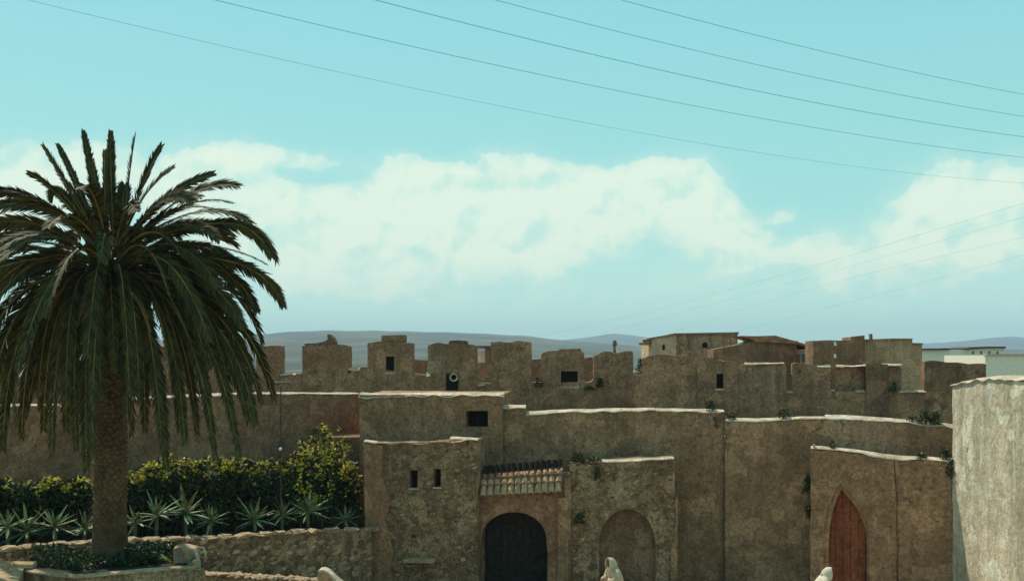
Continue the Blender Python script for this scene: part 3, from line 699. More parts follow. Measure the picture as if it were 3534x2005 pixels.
link_mesh('parapet', prism(lD, [(2982, 1171), (3080, 1168), (3148, 1168), (3148, 1173), (3080, 1174), (2982, 1176)], -.08, 1), 'mud', hD)
link_mesh('parapet', prism(lD, [(3148, 1183), (3184, 1184), (3184, 1189), (3148, 1188)], -.08, 1), 'mud', hD)
link_mesh('chimney', prism(lD, [(3014, 1152), (3021, 1151), (3022, 1172), (3015, 1172)], .5, .8), 'mud_dark', hD)

hE = empty('white_terrace', P(3330, 1230, 120)-Vector((0, 0, 8)), 'long low white building with thin dark flat roofs on the horizon', 'building')
lE = Line(3186, 120, 3440, 120)
link_mesh('wall', pslab(lE, [(3170, 1206), (3440, 1206)], -1, 9, amp=0, cell=4, rag=0), 'far_white', hE)
link_mesh('roof', prism(lE, [(3170, 1203), (3265, 1202), (3275, 1204), (3275, 1207), (3170, 1208)], -.5, 8), 'wood_dark', hE)
link_mesh('roof', prism(lE, [(3322, 1202), (3400, 1196), (3462, 1196), (3464, 1201), (3400, 1201), (3330, 1206)], -.6, 8), 'wood_dark', hE)
link_mesh('upper_storey', prism(lE, rect(3340, 1200, 3466, 1226), -.2, 6), 'far_white', hE)
for x in (3352, 3380, 3408, 3436):
    link_mesh('window', prism(lE, rect(x, 1212, x+7, 1222), -.25, -.15), 'blue', hE)
hF = empty('white_house', P(3480, 1230, 95)-Vector((0, 0, 8)), 'plain white house just behind the whitewashed tower wall', 'building')
lF = Line(3400, 95, 3620, 95)
link_mesh('wall', pslab(lF, [(3400, 1226), (3620, 1226)], -1, 9, amp=0, cell=4, rag=0), 'far_white', hF)
link_mesh('parapet', prism(lF, rect(3398, 1222, 3622, 1227), -.2, .3), 'white', hF)
# hazy pergola glimpsed through a gap of the left rampart
hG = empty('roof_hut', P(1667, 1230, 70)-Vector((0, 0, 8)), 'small pale rooftop hut seen through the gap between two merlons', 'building')
lG = Line(1640, 70, 1700, 70)
link_mesh('roof', prism(lG, rect(1636, 1193, 1702, 1201), 0, 3), 'mud_dark', hG)
link_mesh('wall', prism(lG, rect(1674, 1200, 1700, 1400), .2, 2.6), 'mud_dark', hG)
link_mesh('wall', prism(lG, rect(1648, 1212, 1676, 1400), 1.2, 2.6), 'far_white', hG)

# ------------------------------------------------------------------ plants
def leaf_cloud(verts, faces, mi, c, rad, n, size, rng, m=0, flat=1.0):
    for _ in range(n):
        while True:
            p = Vector((rng.uniform(-1, 1), rng.uniform(-1, 1), rng.uniform(-1, 1)))
            if p.length <= 1: break
        p = Vector((p.x*rad[0], p.y*rad[1], p.z*rad[2]))+c
        add_leaf(verts, faces, mi, p, size*rng.uniform(.6, 1.3), rng, m)
def add_leaf(verts, faces, mi, p, s, rng, m=0):
    d = Vector((rng.gauss(0, 1), rng.gauss(0, 1), rng.gauss(0, .8))).normalized()
    n = Vector((rng.gauss(0, 1), rng.gauss(0, 1), rng.gauss(.5, 1))).normalized(); w = d.cross(n)
    if w.length < .1: w = d.orthogonal()
    w.normalize(); b = len(verts)
    verts.extend([p, p+d*s*.5+w*s*.32, p+d*s, p+d*s*.5-w*s*.32]); faces.append((b, b+1, b+2, b+3)); mi.append(m)
def bush(name, line, prof, ybase, depth, n, size, label, cat, group=None, off=0., mats=('leaf_dark', 'leaf_yellow'), seed=1, topk=.16, zbase=None, gap=-.30):
    """shrub with depth: leaves spread through the body, the young yellow ones along its top and towards the light"""
    rng = random.Random(seed); V, Fc, mi = [], [], []
    pr = [(line.s_of(x), line.at(x, y).z) for x, y in prof]; s0, s1 = pr[0][0], pr[-1][0]
    mid = line.pt((s0+s1)/2, 0, off+depth/2); zb = zbase if zbase is not None else line.at(prof[len(prof)//2][0], ybase).z
    root = empty(name, (mid.x, mid.y, zb), label, cat, group)
    for _ in range(n):
        s = rng.uniform(s0, s1); top = interp(pr, s)+.20*noise.noise(Vector((s*2.1, seed, 0)))+.16*noise.noise(Vector((s*6, seed, 4)))
        k = rng.random()**.62; o = rng.random()
        edge = 1-abs(o*2-1)**3*.35
        z = zb+(top-zb)*k*edge
        p = line.pt(s, z, off+depth*o)
        if noise.noise(p*1.9+Vector((seed, 0, 0))) < gap: continue
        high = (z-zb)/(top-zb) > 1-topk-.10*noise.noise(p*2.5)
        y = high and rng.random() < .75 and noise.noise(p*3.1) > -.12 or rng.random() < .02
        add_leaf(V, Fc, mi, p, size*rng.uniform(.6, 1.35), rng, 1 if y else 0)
    link_mesh('foliage', mesh_of(V, Fc, False, mi), list(mats), root)
    V, Fc = [], []
    for i in range(max(3, int((s1-s0)/.7))):
        s = s0+(s1-s0)*(i+.5)/max(3, int((s1-s0)/.7)); p = line.pt(s, zb-.1, off+depth*.5); top = interp(pr, s)
        tube_data([p, p+Vector((rng.uniform(-.1, .1), 0, (top-zb)*.4)), p+Vector((rng.uniform(-.25, .25), 0, (top-zb)*.85))], [.04, .03, .015], 5, V, Fc)
    link_mesh('stems', mesh_of(V, Fc), 'stem', root)
    return root
GL = Line(-60, 27.2, 1284, 36.0)       # garden wall line (front)
HLn = Line(-60, 28.6, 1284, 37.4)      # hedge front line
bush('hedge', HLn, [(-60, 1672), (0, 1668), (60, 1664), (150, 1676), (230, 1660), (300, 1666), (345, 1655)], 1850, 1.0, 9000, .15, 'clipped dark hedge with yellow tips left of the palm trunk', 'hedge', 'garden hedges', seed=2, off=.5, topk=.2)
bush('hedge', HLn, [(415, 1650), (500, 1625), (560, 1600), (640, 1590), (760, 1592), (860, 1588), (960, 1600), (1060, 1590), (1160, 1590), (1270, 1600)], 1840, 1.0, 22000, .155, 'long dark hedge with yellow tips right of the palm trunk', 'hedge', 'garden hedges', seed=3, off=.5, topk=.2)
bush('tall_shrub', HLn, [(1040, 1610), (1065, 1560), (1085, 1530), (1100, 1540), (1125, 1490), (1150, 1470), (1172, 1455), (1190, 1500), (1215, 1480), (1232, 1530), (1250, 1545), (1262, 1620)], 1830, 1.3, 7500, .15, 'tall yellow green shrub rising above the hedge beside the gatehouse', 'shrub', seed=4, off=.2, topk=.72, gap=.0)

# terrace soil of the garden
gm_v = []
for s in (0, GL.len): gm_v += [GL.pt(s, 2.45 if s else 3.4, .25), GL.pt(s, 2.45 if s else 3.4, 6.5)]
gm = mesh_of(gm_v, [(0, 2, 3, 1)])
tag(link_mesh('garden_soil', gm, 'soil'), 'dark soil of the raised garden bed', kind='structure')

# garden retaining wall
gw = empty('garden_wall', GL.pt(GL.len/2, 1.6), 'low rubble garden wall with a pale worn top in front of the hedge', 'wall')
def gwz(s): q = GL.pt(s, 0); return gz(q.x, q.y)-.3
prof = [(-60, 1893), (0, 1893), (30, 1898), (120, 1888), (200, 1882), (330, 1872), (400, 1868), (450, 1866), (540, 1866), (620, 1862), (700, 1860), (800, 1855), (900, 1848), (960, 1842), (1080, 1836), (1180, 1831), (1282, 1828)]
link_mesh('wall_body', pslab(GL, prof, gwz, .38, amp=.05, cell=.22, rag=.06), 'rubble', gw)
rngc = random.Random(21)
x = -50
while x < 1275:   # coping of separate flat stones
    w = rngc.uniform(38, 80); y = interp(prof, x+w/2)
    c = GL.at(x+w/2, y-2, .17); k = GL.at(x, y).y/F
    if not (335 < x < 395): inst('coping_stone', STONES[rngc.choice((1, 2, 4, 5, 7, 8))], gw, c, (0, rngc.uniform(-.05, .05), math.atan2(GL.t.y, GL.t.x)+rngc.uniform(-.1, .1)), (w*k*.98, .50, rngc.uniform(.10, .17)))
    x += w
lay_stones(gw, GL, 470, 1278, 1868, 1978, 230, 20, 40, rng=random.Random(13), rows=True, inside=lambda a, b: b > interp(prof, a)+8, proud=.06)
lay_stones(gw, GL, -40, 330, 1896, 1945, 60, 20, 40, rng=random.Random(14), rows=True, inside=lambda a, b: b > interp(prof, a)+8, proud=.06)

# sword-leaved plants on short trunks behind the garden wall
def sword_leaf(L_, w, bend):
    V, Fc = [], []
    for i, (t, ww) in enumerate(((0, .6), (.35, 1), (.7, .75), (.92, .3), (1, .02))):
        z = L_*t; y = -bend*t*t*L_
        V += [Vector((-w*ww, y+.0, z)), Vector((0, y+w*ww*.45, z)), Vector((w*ww, y, z))]
    for i in range(4):
        a = i*3; Fc += [(a, a+1, a+4, a+3), (a+1, a+2, a+5, a+4)]
    me = mesh_of(V, Fc, False); me.materials.append(M['agave']); return me
LEAVES = [sword_leaf(.90, .058, .08), sword_leaf(.78, .052, .16), sword_leaf(.98, .052, .03)]
plants = [(20, 1815, .85, 'behind the wall at the far left edge'), (85, 1830, 1.0, 'with wide low leaves near the left edge'), (180, 1815, .95, 'in the middle of the three left of the palm trunk'),
          (285, 1822, .85, 'just left of the palm trunk'), (455, 1800, .8, 'first right of the palm trunk'), (530, 1775, 1.0, 'on a stem, second right of the palm trunk'),
          (628, 1770, 1.25, 'on a thick stem, the tallest of the row'), (715, 1795, .95, 'low and leaning behind the wall between two taller ones'), (866, 1790, 1.1, 'shaped like a round fan in the middle of the wall'),
          (962, 1775, .8, 'at the foot of the thin pole'), (1050, 1765, 1.1, 'spiky and large right of the thin pole'), (1180, 1790, .7, 'small and shaded beside the gatehouse')]
for i, (px, py, sc_, lab) in enumerate(plants):
    rng = random.Random(40+i); c = HLn.at(px, py, -.25)
    base = Vector((c.x, c.y, 3.0 if px < 400 else 2.3))
    root = empty('sword_plant', base, 'grey green sword leaved plant '+lab, 'plant', 'sword plants behind the garden wall')
    link_mesh('stem', tube([base, (base+c)/2+Vector((rng.uniform(-.03, .03), 0, 0)), c+Vector((0, 0, .04))], [.075, .06, .07], 7), 'stem', root)
    n = 24
    for k in range(n):
        a = k*2.399+rng.uniform(-.35, .35); tilt = R(8+108*((k+.5)/n)**.8)+rng.uniform(-.2, .2)
        m_ = Matrix.Rotation(a, 4, 'Z') @ Matrix.Rotation(tilt, 4, 'X')
        s = sc_*rng.uniform(.65, 1.15)
        inst('leaf', LEAVES[k % 3], root, c, m_.to_euler(), (s*1.1, s, s*.92))

# ------------------------------------------------------------------ palm
PD = 26.0
pbase = P(378, 1925, PD)
palm = empty('palm_tree', pbase, 'big date palm with a huge drooping crown in a round bed at the left', 'tree')
TOPZ = Wz(900, PD)
# trunk
V, Fc = [], []; seg = 28; rings = 60
def trunk_c(z):
    t = (z-pbase.z)/(TOPZ-pbase.z); px = 378+(386-378)*min(1, t*1.3); return Vector((Wx(px, PD), PD+.0, z))
def trunk_r(z):
    t = (z-pbase.z)/(TOPZ-pbase.z); return .40+.10*math.exp(-t*14)-.02*t+(.08*sstep(.75, 1, t))
for j in range(rings+1):
    z = pbase.z-.3+(TOPZ-pbase.z+.3)*j/rings; c = trunk_c(z); r = trunk_r(max(z, pbase.z))
    for k in range(seg):
        a = 2*math.pi*k/seg; rr = r*(1+.05*noise.noise(Vector((math.cos(a)*2.2, math.sin(a)*2.2, z*1.6))))
        V.append(c+Vector((math.cos(a)*rr, math.sin(a)*rr, 0)))
for j in range(rings):
    for k in range(seg):
        a = j*seg+k; b = j*seg+(k+1) % seg; Fc.append((a, b, b+seg, a+seg))
trunk = link_mesh('trunk', mesh_of(V, Fc), 'bark', palm, smooth=True)
V, Fc = [], []; rng = random.Random(3); row = 0; z = pbase.z+.9
while z < TOPZ-.1:
    c = trunk_c(z); r = trunk_r(z); nn = 15; hgt = .085; wid = r*2*math.pi/nn*.50
    fade = sstep(pbase.z+.7, pbase.z+2.2, z)
    for k in range(nn):
        a = 2*math.pi*(k+.5*(row % 2))/nn+rng.uniform(-.10, .10)+row*.03; d = Vector((math.cos(a), math.sin(a), 0)); s = Vector((-d.y, d.x, 0))
        o_ = .012+.045*fade*rng.uniform(.2, 1.5); zz = z+rng.uniform(-.04, .04); b = len(V); q = c+Vector((0, 0, zz-z))
        V += [q+d*(r*.95)-s*wid+Vector((0, 0, 0)), q+d*(r*.95)+Vector((0, 0, -hgt)), q+d*(r*.95)+s*wid, q+d*(r+o_)+Vector((0, 0, hgt*.45)), q+d*(r*.93)+Vector((0, 0, hgt*.8))]
        Fc += [(b, b+1, b+3), (b+1, b+2, b+3), (b+2, b+4, b+3), (b+4, b, b+3)]
    z += .105; row += 1
o = link_mesh('leaf_scars', mesh_of(V, Fc, False), 'scar', trunk); o['kind'] = 'stuff'
# crown heart: stubs of cut fronds
V, Fc = [], []
for k in range(60):
    a = k*2.399; t = k/60; zz = TOPZ-.5+1.1*t; r = .46+.10*math.sin(t*3)
    d = Vector((math.cos(a), math.sin(a), .9+t)).normalized(); p = Vector((trunk_c(zz).x, PD, zz))+Vector((math.cos(a)*r*.7, math.sin(a)*r*.7, 0))
    tube_data([p, p+d*.25, p+d*.45], [.07, .055, .03], 5, V, Fc)
o = link_mesh('frond_stubs', mesh_of(V, Fc), 'bark', palm); o['kind'] = 'stuff'
CROWN = P(385, 905, PD)
def frond(p0, p1, p2, width, rng, roll=0., droop=.15, dry=False, npair=84, roll2=0.):
    return frond_(p0, p1, p2, width, rng, roll, droop, dry, npair, roll2)
def frond_(p0, p1, p2, width, rng, roll, droop, dry, npair, roll2):
    V, Fc, mi = [], [], []; N = 26
    def B(t): return p0*(1-t)**2+p1*2*t*(1-t)+p2*t*t
    def dB(t): return ((p1-p0)*2*(1-t)+(p2-p1)*2*t).normalized()
    pts = [B(i/N) for i in range(N+1)]; rad = [.030*(1-i/N)**.8+.005 for i in range(N+1)]
    tube_data(pts, rad, 4, V, Fc); mi += [0]*len(Fc)
    L_ = sum((pts[i+1]-pts[i]).length for i in range(N))
    out = Vector((p2.x-p0.x, p2.y-p0.y, 0)); out = out.normalized() if out.length > .2 else Vector((rng.uniform(-1, 1), rng.uniform(-1, 1), 0)).normalized()
    side0 = Vector((-out.y, out.x, 0)); side0 = Matrix.Rotation(roll, 3, out) @ side0
    for i in range(npair):
        t = .13+.86*i/npair; p = B(t); T = dB(t); s = side0-T*side0.dot(T)
        if s.length < .05: s = T.orthogonal()
        s.normalize(); s = Matrix.Rotation(roll2*min(1, t*1.6), 3, T) @ s; up = T.cross(s).normalized()
        if up.z < 0: up = -up
        prof_ = min(1, (t-.09)/.2)**.7*(1-max(0, (t-.7)/.3)**1.8*.62)
        for sg in (-1, 1):
            ln_ = width*prof_*rng.uniform(.85, 1.12)
            ang_ = rng.uniform(.50, .72)*(1-.25*t)
            d = (T*math.cos(ang_)+s*sg*math.sin(ang_)+up*rng.uniform(.0, .25)+Vector((0, 0, -droop*rng.uniform(.4, 1.0)))).normalized()
            w = d.cross(up)
            if w.length < .1: w = d.orthogonal()
            w.normalize(); hw = .023
            m1 = p+d*ln_*.45; m2 = p+d*ln_+Vector((0, 0, -.06-.25*droop))*ln_
            b = len(V); V += [p-w*hw*.6, p+w*hw*.6, m1+w*hw*1.25, m1-w*hw*1.25, m2]
            Fc += [(b, b+1, b+2, b+3), (b+3, b+2, b+4)]; mi += [1, 1]
    me = mesh_of(V, Fc, False, mi)
    o = link_mesh('frond', me, ['scar' if dry else 'rachis', 'frond_dry' if dry else 'frond'], palm, origin=p0)
    return o
rng = random.Random(17)
FR = [ # tip x, tip y, control x, control y, depth of tip, width, roll, droop
 (145,500,262,690,.3,.30,1.2,0),(198,498,282,660,-.4,.22,1.3,0),(287,452,322,640,.4,.28,.6,0),(318,560,350,720,-.3,.26,.9,0),(382,452,380,660,.5,.26,.5,0),(360,520,366,700,-.4,.26,.7,0),
 (468,462,436,650,.2,.32,.9,0),(558,502,478,640,.3,.34,.8,0),(600,578,480,650,-.6,.30,1.,0),(740,598,540,660,.4,.34,1.1,.1),(180,690,190,590,.3,.30,.6,.1),(100,600,200,640,-.8,.3,.5,.1),
 (330,640,340,760,.9,.4,.3,0),(430,640,420,740,.8,.4,.3,0),(800,700,640,650,-.5,.38,.5,.15),(-20,660,150,640,-.6,.36,.5,.15),(240,640,300,740,-.9,.36,.6,0),(690,680,560,640,-.9,.4,.5,.1),
 (-60,735,130,630,.3,.42,.5,.2),(-90,800,130,690,-.5,.45,.4,.2),(-40,840,160,720,.9,.42,.4,.2),(-110,900,90,800,.2,.45,.5,.2),(-120,985,70,850,-.7,.4,.4,.2),(-100,1060,110,870,.8,.42,.3,.2),(-130,1150,60,880,0,.42,.3,.2),
 (955,908,890,610,.3,.40,.6,.25),(938,890,840,640,-.4,.38,.5,.2),(925,915,690,780,.5,.24,1.,.1),(870,770,700,650,1.,.45,.4,.2),(978,1058,890,820,.2,.40,.6,.2),(862,1072,760,780,-.7,.42,.5,.2),(888,1078,800,840,.7,.38,.5,.2),(820,850,650,700,-.6,.45,.4,.1),
 (905,1188,830,880,.2,.40,.6,.25),(840,1130,700,850,-1.0,.42,.5,.2),(945,1385,860,960,.3,.38,.6,.3),(905,1400,800,960,-.5,.34,.8,.3),(885,1475,800,980,-.2,.34,.8,.3),(860,1470,760,960,.6,.36,.6,.3),
 (828,1605,740,960,-.3,.30,.9,.35),(745,1600,680,960,-.6,.30,.8,.35),(680,1510,640,960,.4,.36,.5,.35),(640,1545,600,930,-1.0,.34,.5,.35),(575,1625,530,950,-.9,.40,.4,.35),(560,1560,520,900,-1.4,.34,.6,.35),
 (452,1515,470,950,-.9,.36,.4,.35),(440,1470,430,900,-1.5,.3,.7,.35),(300,1640,280,930,-1.0,.40,.4,.35),(320,1600,320,900,-1.4,.34,.8,.35),(265,1565,230,950,-.6,.34,.6,.35),(178,1590,190,900,-.7,.36,.5,.35),(230,1500,200,900,.5,.4,.4,.35),
 (74,1525,90,900,-.6,.36,.5,.35),(8,1570,30,880,-.8,.40,.4,.35),(-50,1560,-20,900,0,.42,.4,.35),(50,1500,40,900,.6,.40,.4,.35),(-90,1480,-60,880,-.9,.4,.4,.35),(395,1290,380,850,-1.7,.32,.3,.2),(480,1400,470,850,-1.7,.36,.3,.3),(350,1380,330,850,-1.6,.38,.3,.3),
 (700,1340,600,880,-1.7,.36,.5,.3),(230,1400,220,850,-1.7,.38,.5,.3),(130,1420,150,850,-1.6,.38,.5,.3),(780,1290,700,880,-1.2,.38,.5,.3),(600,1440,560,860,-1.6,.36,.4,.3),(800,1450,740,900,.8,.4,.3,.3),(720,1460,680,900,1.2,.4,.3,.3),(620,1500,600,900,1.3,.4,.3,.3),(500,1500,500,900,1.2,.4,.3,.3),(360,1500,360,900,1.3,.4,.3,.3),(860,1330,800,880,.9,.4,.3,.3),(150,1500,160,900,1.1,.4,.3,.3),(20,1440,40,880,1.2,.4,.3,.3),(-60,1300,-20,860,1.2,.4,.3,.3)]
for f in FR:
    tx, ty, kx, ky, dd, w, roll, dr = f
    a = Vector((Wx(tx, PD)-CROWN.x, dd)); a = a.normalized() if a.length > .01 else Vector((0, 1))
    p0 = CROWN+Vector((a.x*.25, a.y*.25, (.3 if ty < 800 else (-.05 if ty < 1200 else -.35))))
    p1 = P(kx, ky, PD+dd*.7); p2 = P(tx, ty, PD+dd)
    rl2 = abs(a.x)*rng.uniform(.7, 1.25)*rng.choice((-1, 1)) if ty > 640 else 0
    if ty > 1100: roll *= .3; w *= 1.1; dr *= .25
    frond(p0, p1, p2, w*1.1, rng, roll*rng.choice((-1, 1)), dr, roll2=rl2)
for i in range(62):
    a = i*2.399+rng.uniform(-.2, .2); t = .17+.83*i/62; rr = 1.6+2.5*math.sin(math.pi*min(1, .15+t*.72))
    zt = 2.9-6.9*t**1.15-rng.uniform(0, .6); rr *= rng.uniform(.8, 1.0)
    d = Vector((math.cos(a), math.sin(a), 0))
    if math.sin(a) > .2 and t > .55: rr *= .9
    p0 = CROWN+d*.28+Vector((0, 0, .35-.8*t)); p2 = CROWN+d*rr+Vector((0, 0, zt)); p1 = CROWN+d*rr*.62+Vector((0, 0, max(zt*.4, 0)+1.7-1.1*t))
    frond(p0, p1, p2, rng.uniform(.38, .50), rng, rng.uniform(-.5, .5), .1+.08*t, roll2=abs(math.cos(a))*rng.uniform(.5, 1.2)*rng.choice((-1, 1)))
for tx, ty, kx, ky, dd in [(422, 1092, 372, 930, -1.1), (395, 1290, 384, 1000, -1.0), (250, 1180, 300, 960, -1.2), (520, 1150, 470, 960, -1.2)]:
    frond(CROWN+Vector((0, -.35, -.4)), P(kx, ky, PD+dd), P(tx, ty, PD+dd-.1), .14, rng, 0, .3, dry=True, npair=40)

# ------------------------------------------------------------------ planter bed round the palm and the low walls in front
RZ = 3.62
def rimpt(px, py, z=RZ): D = (CAMZ-z)*F/(py-HZ); return Vector((Wx(px, D), D, z))
rim = [rimpt(*q) for q in [(66, 1962), (130, 1973), (190, 1981), (250, 1986), (330, 1983), (400, 1976), (470, 1968), (540, 1962), (600, 1957), (650, 1956), (690, 1960)]]
rim += [Vector((Wx(688, 25.4), 25.4, RZ)), Vector((Wx(676, 26.2), 26.2, RZ)), Vector((Wx(640, 27.2), 27.2, RZ)), Vector((Wx(600, 28.0), 28.0, RZ))]
pb = empty('planter_bed', (pbase.x, 24.6, 2.6), 'curved stone edged planting bed holding the palm', 'planter')
def path_wall(pts, zb, th, dz=0., amp=.03, sub=5):
    """wall following a plan path; thickness grows away from the street"""
    P2 = []
    for a, b in zip(pts, pts[1:]):
        for i in range(sub): P2.append(a.lerp(b, i/sub))
    P2.append(pts[-1]); V, Fc = [], []
    for i, p in enumerate(P2):
        t = (P2[min(i+1, len(P2)-1)]-P2[max(i-1, 0)]); t.z = 0; t.normalize(); n = Vector((-t.y, t.x, 0))
        for z, o in ((zb, 0), ((zb+p.z)/2, 0), (p.z+dz, 0), (p.z+dz, th), (zb, th)): V.append(wob(Vector((p.x, p.y, z))+n*o, amp))
    for i in range(len(P2)-1):
        for j in range(5):
            a, b = i*5+j, i*5+(j+1) % 5; Fc.append((a, b, b+5, a+5))
    k = (len(P2)-1)*5; Fc += [(0, 1, 2, 3, 4), (k+4, k+3, k+2, k+1, k)]
    return mesh_of(V, Fc)
link_mesh('wall_body', path_wall(rim, 2.2, .28, -.05), 'rubble', pb)
def rim_cop(pts, th=.17):
    P2 = []
    for a, b in zip(pts, pts[1:]):
        for i in range(5): P2.append(a.lerp(b, i/5))
    P2.append(pts[-1]); V, Fc = [], []
    cs = [(-.03, -.05), (-.02, -.015), (.05, .01), (th-.05, .02), (th, -.05)]
    for i, p in enumerate(P2):
        t = (P2[min(i+1, len(P2)-1)]-P2[max(i-1, 0)]); t.z = 0; t.normalize(); n = Vector((-t.y, t.x, 0))
        for o, z in cs: V.append(wob(p+n*o+Vector((0, 0, z)), .02))
    for i in range(len(P2)-1):
        for j in range(5):
            a, b = i*5+j, i*5+(j+1) % 5; Fc.append((a, b, b+5, a+5))
    k = (len(P2)-1)*5; Fc += [(0, 1, 2, 3, 4), (k+4, k+3, k+2, k+1, k)]
    return mesh_of(V, Fc)
link_mesh('coping', rim_cop(rim[:12]), 'yellow', pb)
inner = [p+Vector((0, .25, -.12)) for p in rim]+[Vector((-11, 28.4, RZ-.12)), Vector((-12.5, 27.4, RZ-.12)), Vector((-12.5, 24.4, RZ-.12))]
link_mesh('soil', mesh_of(inner, [tuple(range(len(inner)))]), 'soil', pb)
# ground cover in the bed
V, Fc, mi = [], [], []; rng = random.Random(8)
for _ in range(9000):
    px = rng.uniform(90, 600); y0 = interp([(90, 1960), (250, 1975), (600, 1945)], px); p = rimpt(px, rng.uniform(1905, y0), RZ-.1)
    h = .35*(.5+noise.noise(p*1.3))
    add_leaf(V, Fc, mi, p+Vector((0, .3, rng.random()*max(.05, h))), rng.uniform(.05, .13), rng, 1 if rng.random() < .02 else 0)
tag(link_mesh('ground_cover', mesh_of(V, Fc, False, mi), ['leaf_dark', 'leaf_yellow']), 'dark low leaves covering the soil around the palm trunk', kind='stuff')
# small spear of yellowed leaf in the bed
V, Fc = tube_data([rimpt(556, 1912, RZ+.25), rimpt(572, 1925, RZ+.2), rimpt(588, 1937, RZ+.02)], [.02, .04, .02], 5)
tag(link_mesh('fallen_leaf', mesh_of(V, Fc), 'leaf_yellow'), 'yellow fallen palm leaf lying on the dark bed right of the trunk', 'leaf')

# bright slab at the far left corner
bs = empty('stone_slab', P(20, 1990, 23), 'sunlit pale flat topped wall at the bottom left corner', 'wall')
q = [Vector((Wx(-120, 24.2), 24.4, 3.66)), Vector((Wx(62, 24.0), 24.3, 3.66)), Vector((Wx(66, 22.9), 22.9, 3.66)), Vector((Wx(-120, 22.6), 22.7, 3.66))]
V = [p.copy() for p in q]+[p-Vector((0, 0, 1.4)) for p in q]
link_mesh('wall_body', mesh_of(V, [(0, 1, 2, 3), (4, 5, 6, 7), (0, 1, 5, 4), (1, 2, 6, 5), (2, 3, 7, 6), (3, 0, 4, 7)]), 'yellow', bs)
link_mesh('coping', mesh_of([Vector((a.x, a.y+o, a.z+z)) for a in (q[0], q[1]+Vector((.25, 0, 0))) for o, z in ((-.12, .0), (-.1, .09), (.12, .12), (.14, 0))], [(0, 1, 2, 3), (7, 6, 5, 4), (0, 4, 5, 1), (1, 5, 6, 2), (2, 6, 7, 3), (3, 7, 4, 0)]), 'yellow', bs)

# low lit wall right of the bed
LZ = 2.75
lw = [rimpt(x, y, LZ) for x, y in [(690, 1984), (760, 1986), (850, 1992), (950, 1998), (1040, 2001), (1085, 2008)]]
lwo = empty('low_wall', (lw[2].x, lw[2].y, 1.7), 'low rough wall with a sunlit yellowish top at the bottom edge', 'wall')
link_mesh('wall_body', path_wall(lw, 1.2, .34, -.04, amp=.05), 'stone', lwo)
rng = random.Random(77)
for i in range(26):
    t = (i+.5)/26*(len(lw)-1); k = int(t); p = lw[k].lerp(lw[min(k+1, len(lw)-1)], t-k)
    inst('coping_stone', STONES[(i*3) % 10 if (i*3) % 10 % 3 else 1], lwo, p+Vector((0, .17, 0)), (rng.uniform(-.1, .1), rng.uniform(-.1, .1), rng.uniform(-.3, .3)), (.20, .46, rng.uniform(.08, .14)))
# stair parapet with a curved white coping
sp = empty('stair_parapet', P(1120, 2010, 30)-Vector((0, 0, .6)), 'short curved parapet with thick white coping at the bottom edge left of the gate', 'parapet')
SP = Line(1080, 29.6, 1190, 29.6)
link_mesh('wall_body', prism(SP, [(1093, 1990), (1098, 1970), (1112, 1968), (1126, 1974), (1142, 1988), (1158, 2004), (1185, 2030), (1185, 2090), (1088, 2090)], 0, .3), 'mud_grey', sp)
link_mesh('coping', prism(SP, [(1098, 1969), (1104, 1965), (1116, 1964), (1130, 1970), (1146, 1984), (1160, 1998), (1190, 2022), (1190, 2034), (1158, 2008), (1143, 1993), (1128, 1979), (1114, 1972), (1100, 1974)], -.05, .38), 'white', sp)
# block with two white curved rails
bk = empty('stone_pier', P(640, 1955, 25.6), 'squat plastered pier with two white curved rails at the end of the garden wall', 'pier')
BK = Line(560, 25.5, 760, 25.75)
link_mesh('block', pslab(BK, [(598, 1893), (612, 1888), (640, 1887), (668, 1892), (682, 1898)], 3.3, .55, amp=.03, cell=.15), 'mud_grey', bk)
def rail(pts, w):
    V, Fc = tube_data([BK.at(x, y, -.10) for x, y in pts], w, 6); return mesh_of(V, Fc)
link_mesh('rail', rail([(650, 1886), (664, 1890), (676, 1897), (682, 1915), (688, 1935), (692, 1948)], [.02, .03, .04, .05, .052, .035]), 'white', bk, smooth=True)
link_mesh('rail', rail([(676, 1893), (690, 1885), (702, 1886), (709, 1900), (711, 1918), (709, 1936)], [.02, .035, .04, .03, .028, .02]), 'white', bk, smooth=True)
tag(link_mesh('rounded_stone', mesh_of([Vector(v.co)*.16+GL.at(712, 1857, .1) for v in STONES[2].vertices], [tuple(p.vertices) for p in STONES[2].polygons]), 'white'), 'small round pale stone on top of the garden wall by the pier', 'stone')

# thin pole with an insulator
px_ = 952
pc = HLn.at(px_, 1850, -.35)
po = empty('thin_pole', pc, 'very thin dark pole with a small white insulator rising from the garden wall', 'pole')
top = pc+Vector((.0, 0, Wz(1332, pc.y)-pc.z))
link_mesh('pole', tube([pc-Vector((0, 0, .4)), pc+(top-pc)*.5, top], [.03, .024, .020], 6), 'metal', po)
ic = pc+Vector((-.02, -.03, Wz(1550, pc.y)-pc.z))
link_mesh('insulator', tube([ic-Vector((0, 0, .05)), ic, ic+Vector((.03, 0, .03)), ic+Vector((.05, 0, .07))], [.02, .045, .05, .02], 8), 'ceramic', po)

